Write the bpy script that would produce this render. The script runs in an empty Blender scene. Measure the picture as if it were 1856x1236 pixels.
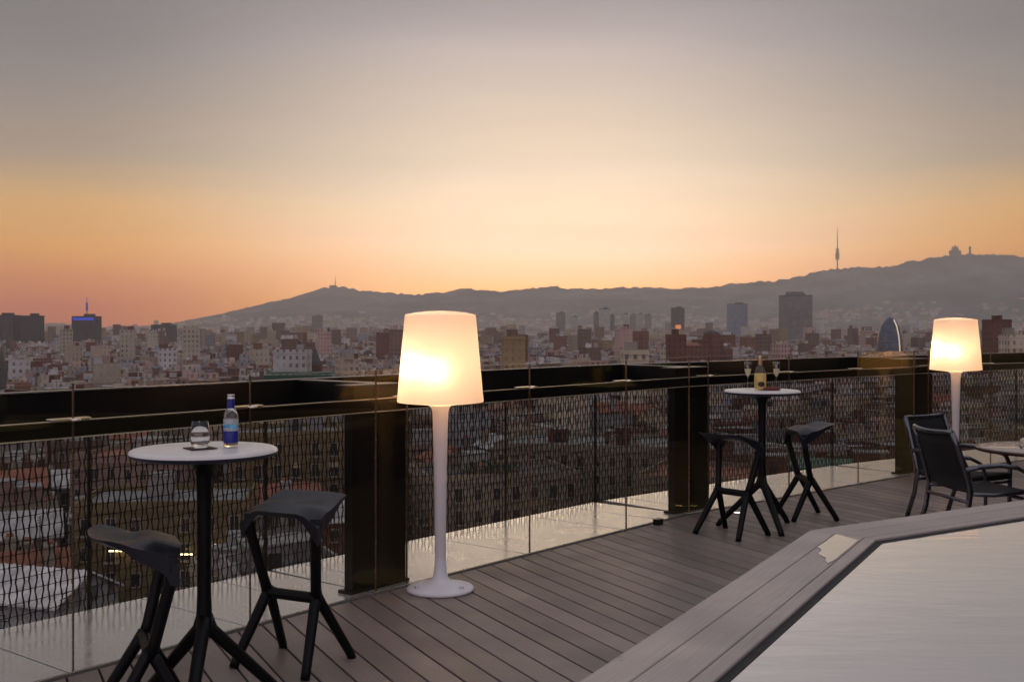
import bpy, math, random
from math import sin, cos, pi, radians, sqrt, atan2
from mathutils import Vector, Matrix
import numpy as np

SC = bpy.context.scene
COL = SC.collection
R = random.Random(7)

# ------------------------------------------------------------------ camera
cam_d = bpy.data.cameras.new('camera')
cam_d.sensor_width = 36.0
cam_d.lens = 38.79
cam_d.shift_y = -0.0140
cam_d.clip_start = 0.05
cam_d.clip_end = 30000
cam = bpy.data.objects.new('camera', cam_d)
COL.objects.link(cam)
cam.location = (0, 0, 1.6)
cam.rotation_euler = (radians(90), 0, 0)
SC.camera = cam

# ------------------------------------------------------------------ world: dusk sky
SC.view_settings.view_transform = 'Standard'
SC.view_settings.look = 'None'
SC.view_settings.exposure = 0.0
SC.view_settings.gamma = 1.0
SC.view_settings.use_curve_mapping = False


def s2l(c):
    return tuple(((v / 255.0) / 12.92 if v / 255.0 <= 0.04045 else ((v / 255.0 + 0.055) / 1.055) ** 2.4) for v in c)


def rgba(c):
    return (c[0], c[1], c[2], 1.0)


world = bpy.data.worlds.new('World')
SC.world = world
world.use_nodes = True
wt = world.node_tree
wt.nodes.clear()


def wn(t, **kw):
    n = wt.nodes.new(t)
    for k, v in kw.items():
        setattr(n, k, v)
    return n


def wmath(op, a, b=None, clamp=False):
    n = wn('ShaderNodeMath', operation=op, use_clamp=clamp)
    for i, v in enumerate((a, b)):
        if v is None:
            continue
        if isinstance(v, (int, float)):
            n.inputs[i].default_value = v
        else:
            wt.links.new(v, n.inputs[i])
    return n.outputs[0]


tc = wn('ShaderNodeTexCoord')
nrm = wn('ShaderNodeVectorMath', operation='NORMALIZE')
wt.links.new(tc.outputs['Generated'], nrm.inputs[0])
sep = wn('ShaderNodeSeparateXYZ')
wt.links.new(nrm.outputs[0], sep.inputs[0])
elev = wmath('DIVIDE', wmath('ARCSINE', sep.outputs[2]), pi / 2)
az = wmath('ARCTAN2', sep.outputs[0], sep.outputs[1])
# thin streaks that bend the bands a little, as high cirrus veil does
mp = wn('ShaderNodeMapping')
mp.inputs['Scale'].default_value = (2.0, 2.0, 14.0)
wt.links.new(nrm.outputs[0], mp.inputs[0])
nz = wn('ShaderNodeTexNoise')
nz.inputs['Scale'].default_value = 2.2
nz.inputs['Detail'].default_value = 5
wt.links.new(mp.outputs[0], nz.inputs['Vector'])
elev = wmath('ADD', elev, wmath('MULTIPLY', wmath('SUBTRACT', nz.outputs[0], 0.5), 0.016))


HAZE_DENSITY = 1.22e-4
HAZE_TOP = 690.0
SKY_GAIN = 12.0                   # ramp colours are stored divided by this
HAZE_S = (0.28, 0.235, 0.205)      # what the lit haze itself adds along a long path


def through_haze(deg, c):
    """sky radiance that, seen through the haze, arrives as c"""
    path = min(8100.0, (HAZE_TOP - 2) / max(0.02, sin(radians(max(deg, 2.6)))))
    t = math.exp(-HAZE_DENSITY * path)
    return tuple(max(0.02, (v - q * (1 - t)) / t) for v, q in zip(c, HAZE_S))


def ramp(stops):
    n = wn('ShaderNodeValToRGB')
    r = n.color_ramp
    r.interpolation = 'CARDINAL'
    while len(r.elements) < len(stops):
        r.elements.new(0.5)
    for e, (deg, c) in zip(r.elements, stops):
        e.position = max(0.0, deg / 90.0)
        e.color = rgba(tuple(v / SKY_GAIN for v in through_haze(deg, s2l(c))))
    wt.links.new(elev, n.inputs[0])
    return n.outputs[0]


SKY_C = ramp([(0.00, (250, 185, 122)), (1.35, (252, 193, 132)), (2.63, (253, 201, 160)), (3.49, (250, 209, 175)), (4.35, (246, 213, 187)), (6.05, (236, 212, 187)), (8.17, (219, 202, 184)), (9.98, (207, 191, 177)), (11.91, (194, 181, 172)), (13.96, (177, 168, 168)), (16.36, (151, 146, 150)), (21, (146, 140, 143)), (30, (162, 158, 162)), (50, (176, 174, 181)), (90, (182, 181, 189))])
SKY_S = ramp([(0.00, (174, 120, 46)), (0.57, (176, 121, 46)), (1.23, (179, 123, 46)), (2.40, (191, 137, 60)), (3.44, (202, 150, 82)), (4.22, (205, 156, 95)), (6.04, (195, 159, 117)), (7.84, (167, 148, 127)), (10.13, (149, 138, 129)), (12.89, (133, 128, 126)), (14.99, (124, 120, 121)), (20, (130, 127, 131)), (30, (154, 151, 157)), (50, (174, 172, 180)), (90, (182, 181, 189))])
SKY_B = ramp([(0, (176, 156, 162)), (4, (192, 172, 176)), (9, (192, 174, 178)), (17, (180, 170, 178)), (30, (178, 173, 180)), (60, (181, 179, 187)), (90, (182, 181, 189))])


def smooth(v, a, b):
    n = wn('ShaderNodeMapRange', interpolation_type='SMOOTHSTEP')
    wt.links.new(v, n.inputs[0])
    n.inputs[1].default_value = a
    n.inputs[2].default_value = b
    return n.outputs[0]


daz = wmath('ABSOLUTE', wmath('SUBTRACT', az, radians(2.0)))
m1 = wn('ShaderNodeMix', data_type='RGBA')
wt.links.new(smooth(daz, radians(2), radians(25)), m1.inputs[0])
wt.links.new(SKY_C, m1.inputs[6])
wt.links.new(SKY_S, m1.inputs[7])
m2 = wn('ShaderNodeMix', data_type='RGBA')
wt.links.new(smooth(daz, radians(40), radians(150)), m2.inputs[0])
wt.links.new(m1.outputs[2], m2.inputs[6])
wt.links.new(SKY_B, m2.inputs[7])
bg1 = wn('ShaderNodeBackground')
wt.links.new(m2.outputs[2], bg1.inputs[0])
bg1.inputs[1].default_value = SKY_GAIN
# physical sky just after the sun has gone behind the ridge
sky = wn('ShaderNodeTexSky', sky_type='NISHITA')
sky.sun_disc = False
SUN_EL, SUN_AZ = radians(5.0), radians(2.0)
sky.sun_elevation = SUN_EL
sky.sun_rotation = SUN_AZ
sky.dust_density = 3.0
bg2 = wn('ShaderNodeBackground')
wt.links.new(sky.outputs[0], bg2.inputs[0])
bg2.inputs[1].default_value = 0.006
addn = wn('ShaderNodeAddShader')
wt.links.new(bg1.outputs[0], addn.inputs[0])
wt.links.new(bg2.outputs[0], addn.inputs[1])
wo = wn('ShaderNodeOutputWorld')
wt.links.new(addn.outputs[0], wo.inputs[0])

# a faint, wide last glow from where the sun went down
sun_d = bpy.data.lights.new('sun', 'SUN')
sun_d.energy = 0.10
sun_d.angle = radians(20)
sun_d.color = (1.0, 0.72, 0.45)
sun = bpy.data.objects.new('sun', sun_d)
COL.objects.link(sun)
sd = Vector((sin(SUN_AZ) * cos(SUN_EL), cos(SUN_AZ) * cos(SUN_EL), sin(SUN_EL)))
sun.rotation_euler = sd.to_track_quat('Z', 'Y').to_euler()

cy = SC.cycles
cy.use_denoising = True
cy.max_bounces = 10
cy.transparent_max_bounces = 32
cy.transmission_bounces = 10
cy.volume_bounces = 2
cy.caustics_reflective = False
cy.sample_clamp_indirect = 4.0

# ------------------------------------------------------------------ helpers
MATS = {}


class NT:
    """small wrapper to wire a material"""

    def __init__(self, name):
        self.m = bpy.data.materials.new(name)
        self.m.use_nodes = True
        self.t = self.m.node_tree
        self.bsdf = self.t.nodes['Principled BSDF']
        self.out = self.t.nodes['Material Output']

    def n(self, t, **kw):
        x = self.t.nodes.new(t)
        for k, v in kw.items():
            setattr(x, k, v)
        return x

    def l(self, a, b):
        self.t.links.new(a, b)

    def math(self, op, a, b=None, c=None):
        x = self.n('ShaderNodeMath', operation=op)
        for i, v in enumerate((a, b, c)):
            if v is None:
                continue
            if isinstance(v, (int, float)):
                x.inputs[i].default_value = v
            else:
                self.l(v, x.inputs[i])
        return x.outputs[0]

    def mix(self, f, a, b, blend='MIX'):
        x = self.n('ShaderNodeMix', data_type='RGBA', blend_type=blend)
        for i, v in ((0, f), (6, a), (7, b)):
            if isinstance(v, (int, float)):
                x.inputs[i].default_value = v
            elif isinstance(v, tuple):
                x.inputs[i].default_value = rgba(v)
            else:
                self.l(v, x.inputs[i])
        return x.outputs[2]

    def noise(self, scale, detail=4, vec=None, rough=0.5):
        x = self.n('ShaderNodeTexNoise')
        x.inputs['Scale'].default_value = scale
        x.inputs['Detail'].default_value = detail
        x.inputs['Roughness'].default_value = rough
        if vec is not None:
            self.l(vec, x.inputs['Vector'])
        return x.outputs[0]

    def rng(self, v, a, b, c, d):
        x = self.n('ShaderNodeMapRange')
        self.l(v, x.inputs[0])
        for i, k in enumerate((a, b, c, d)):
            x.inputs[i + 1].default_value = k
        return x.outputs[0]

    def bump(self, h, strength, dist=0.01):
        x = self.n('ShaderNodeBump')
        x.inputs['Strength'].default_value = strength
        x.inputs['Distance'].default_value = dist
        self.l(h, x.inputs['Height'])
        self.l(x.outputs[0], self.bsdf.inputs['Normal'])


def pbr(name, col, rough=0.6, metal=0.0, var=0.25, scale=8.0, spec=0.5, bump=0.0, bscale=60, objvar=0.0):
    """plain procedural material: tint drift + roughness drift (+ fine relief)"""
    k = NT(name)
    pos = k.n('ShaderNodeNewGeometry').outputs['Position']
    f = k.noise(scale, 5, pos)
    c = k.mix(k.rng(f, 0.3, 0.7, 0, 1), tuple(v * (1 - var) for v in col), tuple(min(1, v * (1 + var)) for v in col))
    if objvar:
        oi = k.n('ShaderNodeObjectInfo').outputs['Random']
        g = k.rng(oi, 0, 1, 1 - objvar, 1 + objvar)
        cc = k.n('ShaderNodeVectorMath', operation='SCALE')
        k.l(c, cc.inputs[0])
        k.l(g, cc.inputs[3])
        c = cc.outputs[0]
    k.l(c, k.bsdf.inputs['Base Color'])
    k.l(k.rng(k.noise(scale * 3, 3, pos), 0.2, 0.8, max(0.02, rough - 0.08), min(1, rough + 0.08)), k.bsdf.inputs['Roughness'])
    k.bsdf.inputs['Metallic'].default_value = metal
    k.bsdf.inputs['Specular IOR Level'].default_value = spec
    if bump:
        k.bump(k.noise(bscale, 3, pos), bump, 0.004)
    MATS[name] = k.m
    return k.m


class MB:
    """collects geometry for one mesh object"""

    def __init__(self):
        self.v, self.f, self.mi, self.sm = [], [], [], []

    def add(self, verts, faces, mi=0, smooth=False):
        o = len(self.v)
        self.v += [tuple(p) for p in verts]
        for f in faces:
            self.f.append(tuple(i + o for i in f))
            self.mi.append(mi)
            self.sm.append(smooth)
        return self

    def box(self, c, s, M=None, mi=0, bev=0.0):
        x, y, z = s[0] / 2, s[1] / 2, s[2] / 2
        if bev:
            b = min(bev, x * 0.9, y * 0.9, z * 0.9)
            lay = []
            for (zz, ins) in ((-z, b), (-z + b, 0), (z - b, 0), (z, b)):
                lay.append([(sx * (x - ins) - 0, sy * (y - ins), zz) for sx, sy in ((-1, -1), (1, -1), (1, 1), (-1, 1))])
            pts = sum(lay, [])
            fs = [(3, 2, 1, 0), (12, 13, 14, 15)]
            for k in range(3):
                for i in range(4):
                    j = (i + 1) % 4
                    fs.append((k * 4 + i, k * 4 + j, k * 4 + 4 + j, k * 4 + 4 + i))
        else:
            pts = [(-x, -y, -z), (x, -y, -z), (x, y, -z), (-x, y, -z), (-x, -y, z), (x, -y, z), (x, y, z), (-x, y, z)]
            fs = [(3, 2, 1, 0), (4, 5, 6, 7), (0, 1, 5, 4), (1, 2, 6, 5), (2, 3, 7, 6), (3, 0, 4, 7)]
        pts = [Vector(p) for p in pts]
        if M is not None:
            pts = [M @ p for p in pts]
        pts = [p + Vector(c) for p in pts]
        return self.add(pts, fs, mi)

    def prism(self, poly, z0, z1, mi=0, chamfer=0.0):
        n = len(poly)
        if chamfer:
            cx = sum(p[0] for p in poly) / n
            cyy = sum(p[1] for p in poly) / n
            ins = inset_poly(poly, chamfer)
            pts = [(p[0], p[1], z0) for p in poly] + [(p[0], p[1], z1 - chamfer) for p in poly] + [(p[0], p[1], z1) for p in ins]
            fs = [tuple(range(n - 1, -1, -1)), tuple(range(2 * n, 3 * n))]
            for k in range(2):
                for i in range(n):
                    j = (i + 1) % n
                    fs.append((k * n + i, k * n + j, k * n + n + j, k * n + n + i))
        else:
            pts = [(p[0], p[1], z0) for p in poly] + [(p[0], p[1], z1) for p in poly]
            fs = [tuple(range(n - 1, -1, -1)), tuple(range(n, 2 * n))]
            for i in range(n):
                j = (i + 1) % n
                fs.append((i, j, n + j, n + i))
        return self.add(pts, fs, mi)

    def lathe(self, prof, n=32, c=(0, 0, 0), mi=0, closed=False, smooth=True):
        """prof: list of (r, z); r == 0 gives a pole"""
        rings, pts, fs = [], [], []
        for r, z in prof:
            if r <= 1e-6:
                rings.append([len(pts)])
                pts.append((c[0], c[1], c[2] + z))
            else:
                rings.append(list(range(len(pts), len(pts) + n)))
                pts += [(c[0] + r * cos(2 * pi * i / n), c[1] + r * sin(2 * pi * i / n), c[2] + z) for i in range(n)]
        seq = list(range(len(rings) - 1))
        pairs = [(rings[i], rings[i + 1]) for i in seq]
        if closed:
            pairs.append((rings[-1], rings[0]))
        for a, b in pairs:
            for i in range(n):
                j = (i + 1) % n
                if len(a) == 1 and len(b) == 1:
                    continue
                if len(a) == 1:
                    fs.append((a[0], b[j], b[i]))
                elif len(b) == 1:
                    fs.append((a[i], a[j], b[0]))
                else:
                    fs.append((a[i], a[j], b[j], b[i]))
        return self.add(pts, fs, mi, smooth)

    def tube(self, path, rad, n=8, sx=1.0, sy=1.0, up=(0, 0, 1), mi=0, smooth=True, rot=0.0):
        path = [Vector(p) for p in path]
        if isinstance(rad, (int, float)):
            rad = [rad] * len(path)
        pts, fs = [], []
        upv = Vector(up)
        for k, p in enumerate(path):
            a = path[max(0, k - 1)]
            b = path[min(len(path) - 1, k + 1)]
            t = (b - a).normalized()
            x = upv.cross(t)
            if x.length < 1e-4:
                x = Vector((1, 0, 0)).cross(t)
            x.normalize()
            y = t.cross(x)
            for i in range(n):
                an = 2 * pi * i / n + rot
                pts.append(p + x * (cos(an) * rad[k] * sx) + y * (sin(an) * rad[k] * sy))
        for k in range(len(path) - 1):
            for i in range(n):
                j = (i + 1) % n
                fs.append((k * n + i, k * n + j, k * n + n + j, k * n + n + i))
        fs.append(tuple(range(n - 1, -1, -1)))
        o = (len(path) - 1) * n
        fs.append(tuple(range(o, o + n)))
        return self.add(pts, fs, mi, smooth)

    def mesh(self, name, mats):
        me = bpy.data.meshes.new(name)
        me.from_pydata(self.v, [], self.f)
        for m in (mats if isinstance(mats, (list, tuple)) else [mats]):
            me.materials.append(m)
        me.polygons.foreach_set('material_index', self.mi)
        me.polygons.foreach_set('use_smooth', self.sm)
        me.update()
        return me

    def build(self, name, mats, parent=None, **kw):
        return link(name, self.mesh(name, mats), parent, **kw)


def link(name, me, parent=None, loc=None, rz=None):
    o = bpy.data.objects.new(name, me)
    COL.objects.link(o)
    if parent is not None:
        o.parent = parent
    if loc is not None:
        o.location = loc
    if rz is not None:
        o.rotation_euler = (0, 0, rz)
    return o


def tag(o, label=None, cat=None, group=None, kind=None):
    for k, v in (('label', label), ('category', cat), ('group', group), ('kind', kind)):
        if v:
            o[k] = v
    return o


def thing(name, label, cat, loc=(0, 0, 0), rz=0.0, group=None):
    o = link(name, None, None, loc, rz)
    o.empty_display_size = 0.1
    return tag(o, label, cat, group)


def copy_tree(o, parent=None):
    c = o.copy()
    COL.objects.link(c)
    if parent is not None:
        c.parent = parent
    for ch in list(o.children):
        copy_tree(ch, c)
    return c


def inset_poly(poly, d):
    n = len(poly)
    out = []
    for i in range(n):
        p0, p1, p2 = Vector(poly[i - 1][:2]), Vector(poly[i][:2]), Vector(poly[(i + 1) % n][:2])
        e1, e2 = (p1 - p0).normalized(), (p2 - p1).normalized()
        n1, n2 = Vector((-e1.y, e1.x)), Vector((-e2.y, e2.x))
        m = n1 + n2
        m = m / max(0.2, m.dot(n1))
        out.append(tuple(p1 + m * d))
    return out


def clip(poly, p, nrm_):
    """keep the part of poly where (x-p).n >= 0"""
    out = []
    for i in range(len(poly)):
        a, b = Vector(poly[i]), Vector(poly[(i + 1) % len(poly)])
        da, db = (a - p).dot(nrm_), (b - p).dot(nrm_)
        if da >= 0:
            out.append(tuple(a))
        if (da >= 0) != (db >= 0):
            out.append(tuple(a + (b - a) * (da / (da - db))))
    return out


# ------------------------------------------------------------------ materials
M_black = pbr('black_steel', (0.005, 0.005, 0.0055), 0.34, 0.0, 0.2, 3, 0.25)
M_trim = pbr('bright_trim', (0.75, 0.68, 0.6), 0.22, 1.0, 0.1, 3)
M_stool = pbr('stool_plastic', (0.003, 0.0032, 0.004), 0.45, 0.0, 0.15, 14, 0.22, 0.06, 500)
M_seat_skylit = pbr('stool_plastic_skylit', (0.011, 0.0125, 0.019), 0.36, 0.0, 0.12, 14, 0.45, 0.05, 500)  # stool plastic again, its sky sheen put in as paler, bluer colour
M_ledge = pbr('polished_coping', (0.86, 0.84, 0.79), 0.2, 0.0, 0.04, 2.0)
M_ledge.node_tree.nodes['Principled BSDF'].inputs['IOR'].default_value = 12.0
M_mesh = pbr('bronze_mesh', (0.016, 0.013, 0.012), 0.6, 0.0, 0.2, 5, 0.25)
M_tabletop = pbr('table_white', (0.74, 0.71, 0.68), 0.32, 0.0, 0.06, 10, 0.5, 0.03, 300)
M_rimblue = pbr('table_underside', (0.03, 0.034, 0.06), 0.5, 0.0, 0.15, 10)
M_frame = pbr('anodised_frame', (0.16, 0.16, 0.178), 0.3, 0.95, 0.15, 10)
M_lampbase = pbr('lamp_base_plastic', (0.84, 0.82, 0.86), 0.4, 0.0, 0.05, 10)
M_bolt = pbr('bolt_steel', (0.7, 0.68, 0.66), 0.25, 1.0, 0.05, 40)
M_coaster = pbr('coaster_card', (0.05, 0.015, 0.014), 0.7, 0.0, 0.2, 30)
M_tray = pbr('red_tray', (0.16, 0.02, 0.02), 0.35, 0.0, 0.2, 30)
M_blue = pbr('blue_print', (0.008, 0.02, 0.2), 0.35, 0.0, 0.12, 60)
M_silver = pbr('silver_foil', (0.72, 0.7, 0.7), 0.28, 1.0, 0.08, 60)
M_goldfoil = pbr('gold_foil', (0.62, 0.45, 0.25), 0.3, 0.8, 0.1, 60)
M_oval = pbr('dark_oval_print', (0.02, 0.012, 0.01), 0.4, 0.0, 0.1, 60)
M_tablewood = pbr('table_top_laminate', (0.5, 0.42, 0.34), 0.25, 0.0, 0.1, 6)
M_tablerim = pbr('table_rim_wood', (0.07, 0.03, 0.022), 0.35, 0.0, 0.2, 20)
M_pooltile = pbr('pool_basin', (0.16, 0.15, 0.14), 0.6, 0.0, 0.15, 3)
M_slot = pbr('overflow_slot', (0.008, 0.008, 0.008), 0.7)
M_sub = pbr('deck_substructure', (0.012, 0.011, 0.01), 0.9)
M_hotel = pbr('hotel_render', (0.12, 0.11, 0.1), 0.8, 0.0, 0.2, 0.4)


def wood(name, col, ang, rough, objvar=0.16):
    k = NT(name)
    pos = k.n('ShaderNodeNewGeometry').outputs['Position']
    rot = k.n('ShaderNodeVectorRotate', rotation_type='Z_AXIS')
    rot.inputs['Angle'].default_value = -ang
    k.l(pos, rot.inputs['Vector'])
    mp_ = k.n('ShaderNodeMapping')
    mp_.inputs['Scale'].default_value = (3.0, 160.0, 20.0)
    k.l(rot.outputs[0], mp_.inputs[0])
    grain = k.noise(1.0, 4, mp_.outputs[0], 0.6)
    big = k.noise(2.2, 5, pos)
    speck = k.noise(240, 2, pos)
    c = k.mix(k.rng(grain, 0.3, 0.7, 0, 1), tuple(v * 0.8 for v in col), tuple(v * 1.2 for v in col))
    c = k.mix(k.rng(big, 0.35, 0.75, 0, 0.6), c, tuple(v * 0.58 for v in col))
    blot = k.noise(0.55, 6, pos, 0.65)
    c = k.mix(k.rng(blot, 0.45, 0.7, 0, 0.35), c, tuple(v * 1.35 for v in col))
    drip = k.noise(7.0, 3, pos, 0.7)
    c = k.mix(k.rng(drip, 0.68, 0.74, 0, 0.5), c, tuple(v * 0.45 for v in col))
    c = k.mix(k.rng(speck, 0.55, 0.75, 0, 0.35), c, tuple(v * 1.6 for v in col))
    oi = k.n('ShaderNodeObjectInfo').outputs['Random']
    sc_ = k.n('ShaderNodeVectorMath', operation='SCALE')
    k.l(c, sc_.inputs[0])
    k.l(k.rng(oi, 0, 1, 1 - objvar, 1 + objvar), sc_.inputs[3])
    k.l(sc_.outputs[0], k.bsdf.inputs['Base Color'])
    k.bsdf.inputs['IOR'].default_value = 1.7
    k.l(k.rng(big, 0.3, 0.7, rough - 0.08, rough + 0.12), k.bsdf.inputs['Roughness'])
    k.bump(grain, 0.25, 0.002)
    MATS[name] = k.m
    return k.m


def mesh_fabric():
    k = NT('sling_fabric')
    pos = k.n('ShaderNodeTexCoord').outputs['Object']
    w = k.n('ShaderNodeTexWave', wave_type='BANDS', bands_direction='X')
    w.inputs['Scale'].default_value = 160
    k.l(pos, w.inputs['Vector'])
    k.l(k.mix(w.outputs[1], (0.005, 0.005, 0.006), (0.011, 0.011, 0.012)), k.bsdf.inputs['Base Color'])
    k.bsdf.inputs['Roughness'].default_value = 0.8
    k.bump(w.outputs[1], 0.3, 0.001)
    return k.m


M_sling = mesh_fabric()


def pane_mat(name, tint, gl_col, ior, rough=0.0):
    """clear pane: what is behind, plus a mirror layer that grows towards grazing"""
    k = NT(name)
    k.t.nodes.remove(k.bsdf)
    tr = k.n('ShaderNodeBsdfTransparent')
    tr.inputs[0].default_value = rgba(tint)
    gl = k.n('ShaderNodeBsdfGlossy')
    gl.inputs[0].default_value = rgba(gl_col)
    gl.inputs['Roughness'].default_value = rough
    lw = k.n('ShaderNodeLayerWeight')
    lw.inputs[0].default_value = 0.5
    fr_ = k.math('ADD', k.math('MULTIPLY', k.math('POWER', lw.outputs['Facing'], 5.0), 1 - ior), ior)
    sm = k.noise(1.3, 3, k.n('ShaderNodeNewGeometry').outputs['Position'])
    fac = k.math('MULTIPLY', fr_, k.rng(sm, 0.3, 0.7, 0.9, 1.1))
    mx = k.n('ShaderNodeMixShader')
    k.l(fac, mx.inputs[0])
    k.l(tr.outputs[0], mx.inputs[1])
    k.l(gl.outputs[0], mx.inputs[2])
    k.l(mx.outputs[0], k.out.inputs[0])
    return k.m


M_pane = pane_mat('balustrade_glass', (0.955, 0.95, 0.93), (1.0, 0.76, 0.2), 0.017)
M_paneedge = pbr('glass_edge', (0.22, 0.15, 0.10), 0.25, 0.4, 0.1, 20)


def glass_mat(name, col, ior=1.45, rough=0.0):
    k = NT(name)
    k.bsdf.inputs['Base Color'].default_value = rgba(col)
    k.bsdf.inputs['Transmission Weight'].default_value = 1.0
    k.bsdf.inputs['IOR'].default_value = ior
    k.l(k.rng(k.noise(30, 2, k.n('ShaderNodeTexCoord').outputs['Object']), 0.3, 0.8, rough, rough + 0.03), k.bsdf.inputs['Roughness'])
    return k.m


M_thin = pane_mat('thin_glass', (0.97, 0.97, 0.96), (1, 1, 1), 0.06)
M_glass = glass_mat('drinking_glass', (0.97, 0.97, 0.97))


def liquid_mat(name, col):
    k = NT(name)
    k.t.nodes.remove(k.bsdf)
    a = k.n('ShaderNodeBsdfTranslucent')
    a.inputs[0].default_value = rgba(col)
    b = k.n('ShaderNodeBsdfRefraction')
    b.inputs[0].default_value = rgba(col)
    b.inputs['IOR'].default_value = 1.1
    d = k.n('ShaderNodeBsdfDiffuse')
    k.l(k.mix(k.noise(40, 2), col, tuple(v * 0.8 for v in col)), d.inputs[0])
    m = k.n('ShaderNodeMixShader')
    m.inputs[0].default_value = 0.5
    k.l(a.outputs[0], m.inputs[1])
    k.l(d.outputs[0], m.inputs[2])
    m_ = k.n('ShaderNodeMixShader')
    m_.inputs[0].default_value = 0.15
    k.l(m.outputs[0], m_.inputs[1])
    k.l(b.outputs[0], m_.inputs[2])
    k.l(m_.outputs[0], k.out.inputs[0])
    return k.m


M_wine = liquid_mat('golden_wine', (0.98, 0.8, 0.36))
M_pourwine = liquid_mat('poured_wine', (1.0, 0.93, 0.72))


def shade_mat(name, solid):
    k = NT(name)
    k.t.nodes.remove(k.bsdf)
    pos = k.n('ShaderNodeNewGeometry').outputs['Position']
    c = k.mix(k.noise(6, 3, pos), (0.97, 0.80, 0.63), (1.0, 0.84, 0.67))
    a = k.n('ShaderNodeBsdfTranslucent')
    k.l(c, a.inputs[0])
    d = k.n('ShaderNodeBsdfPrincipled')
    d.inputs['Base Color'].default_value = (0.9, 0.87, 0.9, 1)
    d.inputs['Roughness'].default_value = 0.4
    rf = k.n('ShaderNodeBsdfRefraction')
    rf.inputs[0].default_value = (1.0, 0.86, 0.68, 1)
    rf.inputs['Roughness'].default_value = 1.0
    rf.inputs['IOR'].default_value = 1.35
    a2 = k.n('ShaderNodeMixShader')
    a2.inputs[0].default_value = 0.25
    k.l(a.outputs[0], a2.inputs[1])
    k.l(rf.outputs[0], a2.inputs[2])
    a = a2
    m = k.n('ShaderNodeMixShader')
    m.inputs[0].default_value = solid
    k.l(a.outputs[0], m.inputs[1])
    k.l(d.outputs[0], m.inputs[2])
    k.l(m.outputs[0], k.out.inputs[0])
    return k.m


M_shade = shade_mat('rotomoulded_shade', 0.45)
M_stem = shade_mat('rotomoulded_stem', 0.8)


def emit(name, col, s):
    k = NT(name)
    k.bsdf.inputs['Base Color'].default_value = rgba(col)
    k.bsdf.inputs['Emission Color'].default_value = rgba(col)
    v = k.rng(k.noise(4, 2), 0.2, 0.8, s * 0.95, s * 1.05)
    k.l(v, k.bsdf.inputs['Emission Strength'])
    return k.m


M_bulb = emit('bulb_glow', (1.0, 0.65, 0.37), 45.0)
M_floorlight = emit('floor_light_lens', (1.0, 0.9, 0.78), 1.6)
M_striplight = emit('shop_strip_light', (1.0, 0.75, 0.35), 7.0)
M_bluelight = emit('blue_sign_light', (0.05, 0.12, 1.0), 0.14)


def water_mat():
    k = NT('pool_water')
    pos = k.n('ShaderNodeNewGeometry').outputs['Position']
    mp_ = k.n('ShaderNodeMapping')
    mp_.inputs['Rotation'].default_value = (0, 0, radians(8))
    mp_.inputs['Scale'].default_value = (2.2, 5.5, 1)
    k.l(pos, mp_.inputs[0])
    a = k.noise(1.4, 4, mp_.outputs[0], 0.45)
    b = k.noise(5.0, 2, mp_.outputs[0])
    h = k.math('ADD', a, k.math('MULTIPLY', b, 0.22))
    k.l(k.mix(k.noise(0.8, 3, pos), (0.74, 0.70, 0.63), (0.82, 0.77, 0.70)), k.bsdf.inputs['Base Color'])
    k.bsdf.inputs['Roughness'].default_value = 0.03
    k.bsdf.inputs['IOR'].default_value = 15.0
    k.bump(h, 0.032, 0.05)
    return k.m


M_water = water_mat()


def puddle_mat():
    k = NT('wet_film')
    pos = k.n('ShaderNodeNewGeometry').outputs['Position']
    k.l(k.mix(k.noise(9, 3, pos), (0.035, 0.03, 0.028), (0.05, 0.042, 0.04)), k.bsdf.inputs['Base Color'])
    k.l(k.rng(k.noise(14, 3, pos), 0.35, 0.7, 0.02, 0.12), k.bsdf.inputs['Roughness'])
    k.bsdf.inputs['IOR'].default_value = 15.0
    k.bump(k.noise(22, 2, pos), 0.05, 0.01)
    return k.m


M_puddle = puddle_mat()


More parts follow.
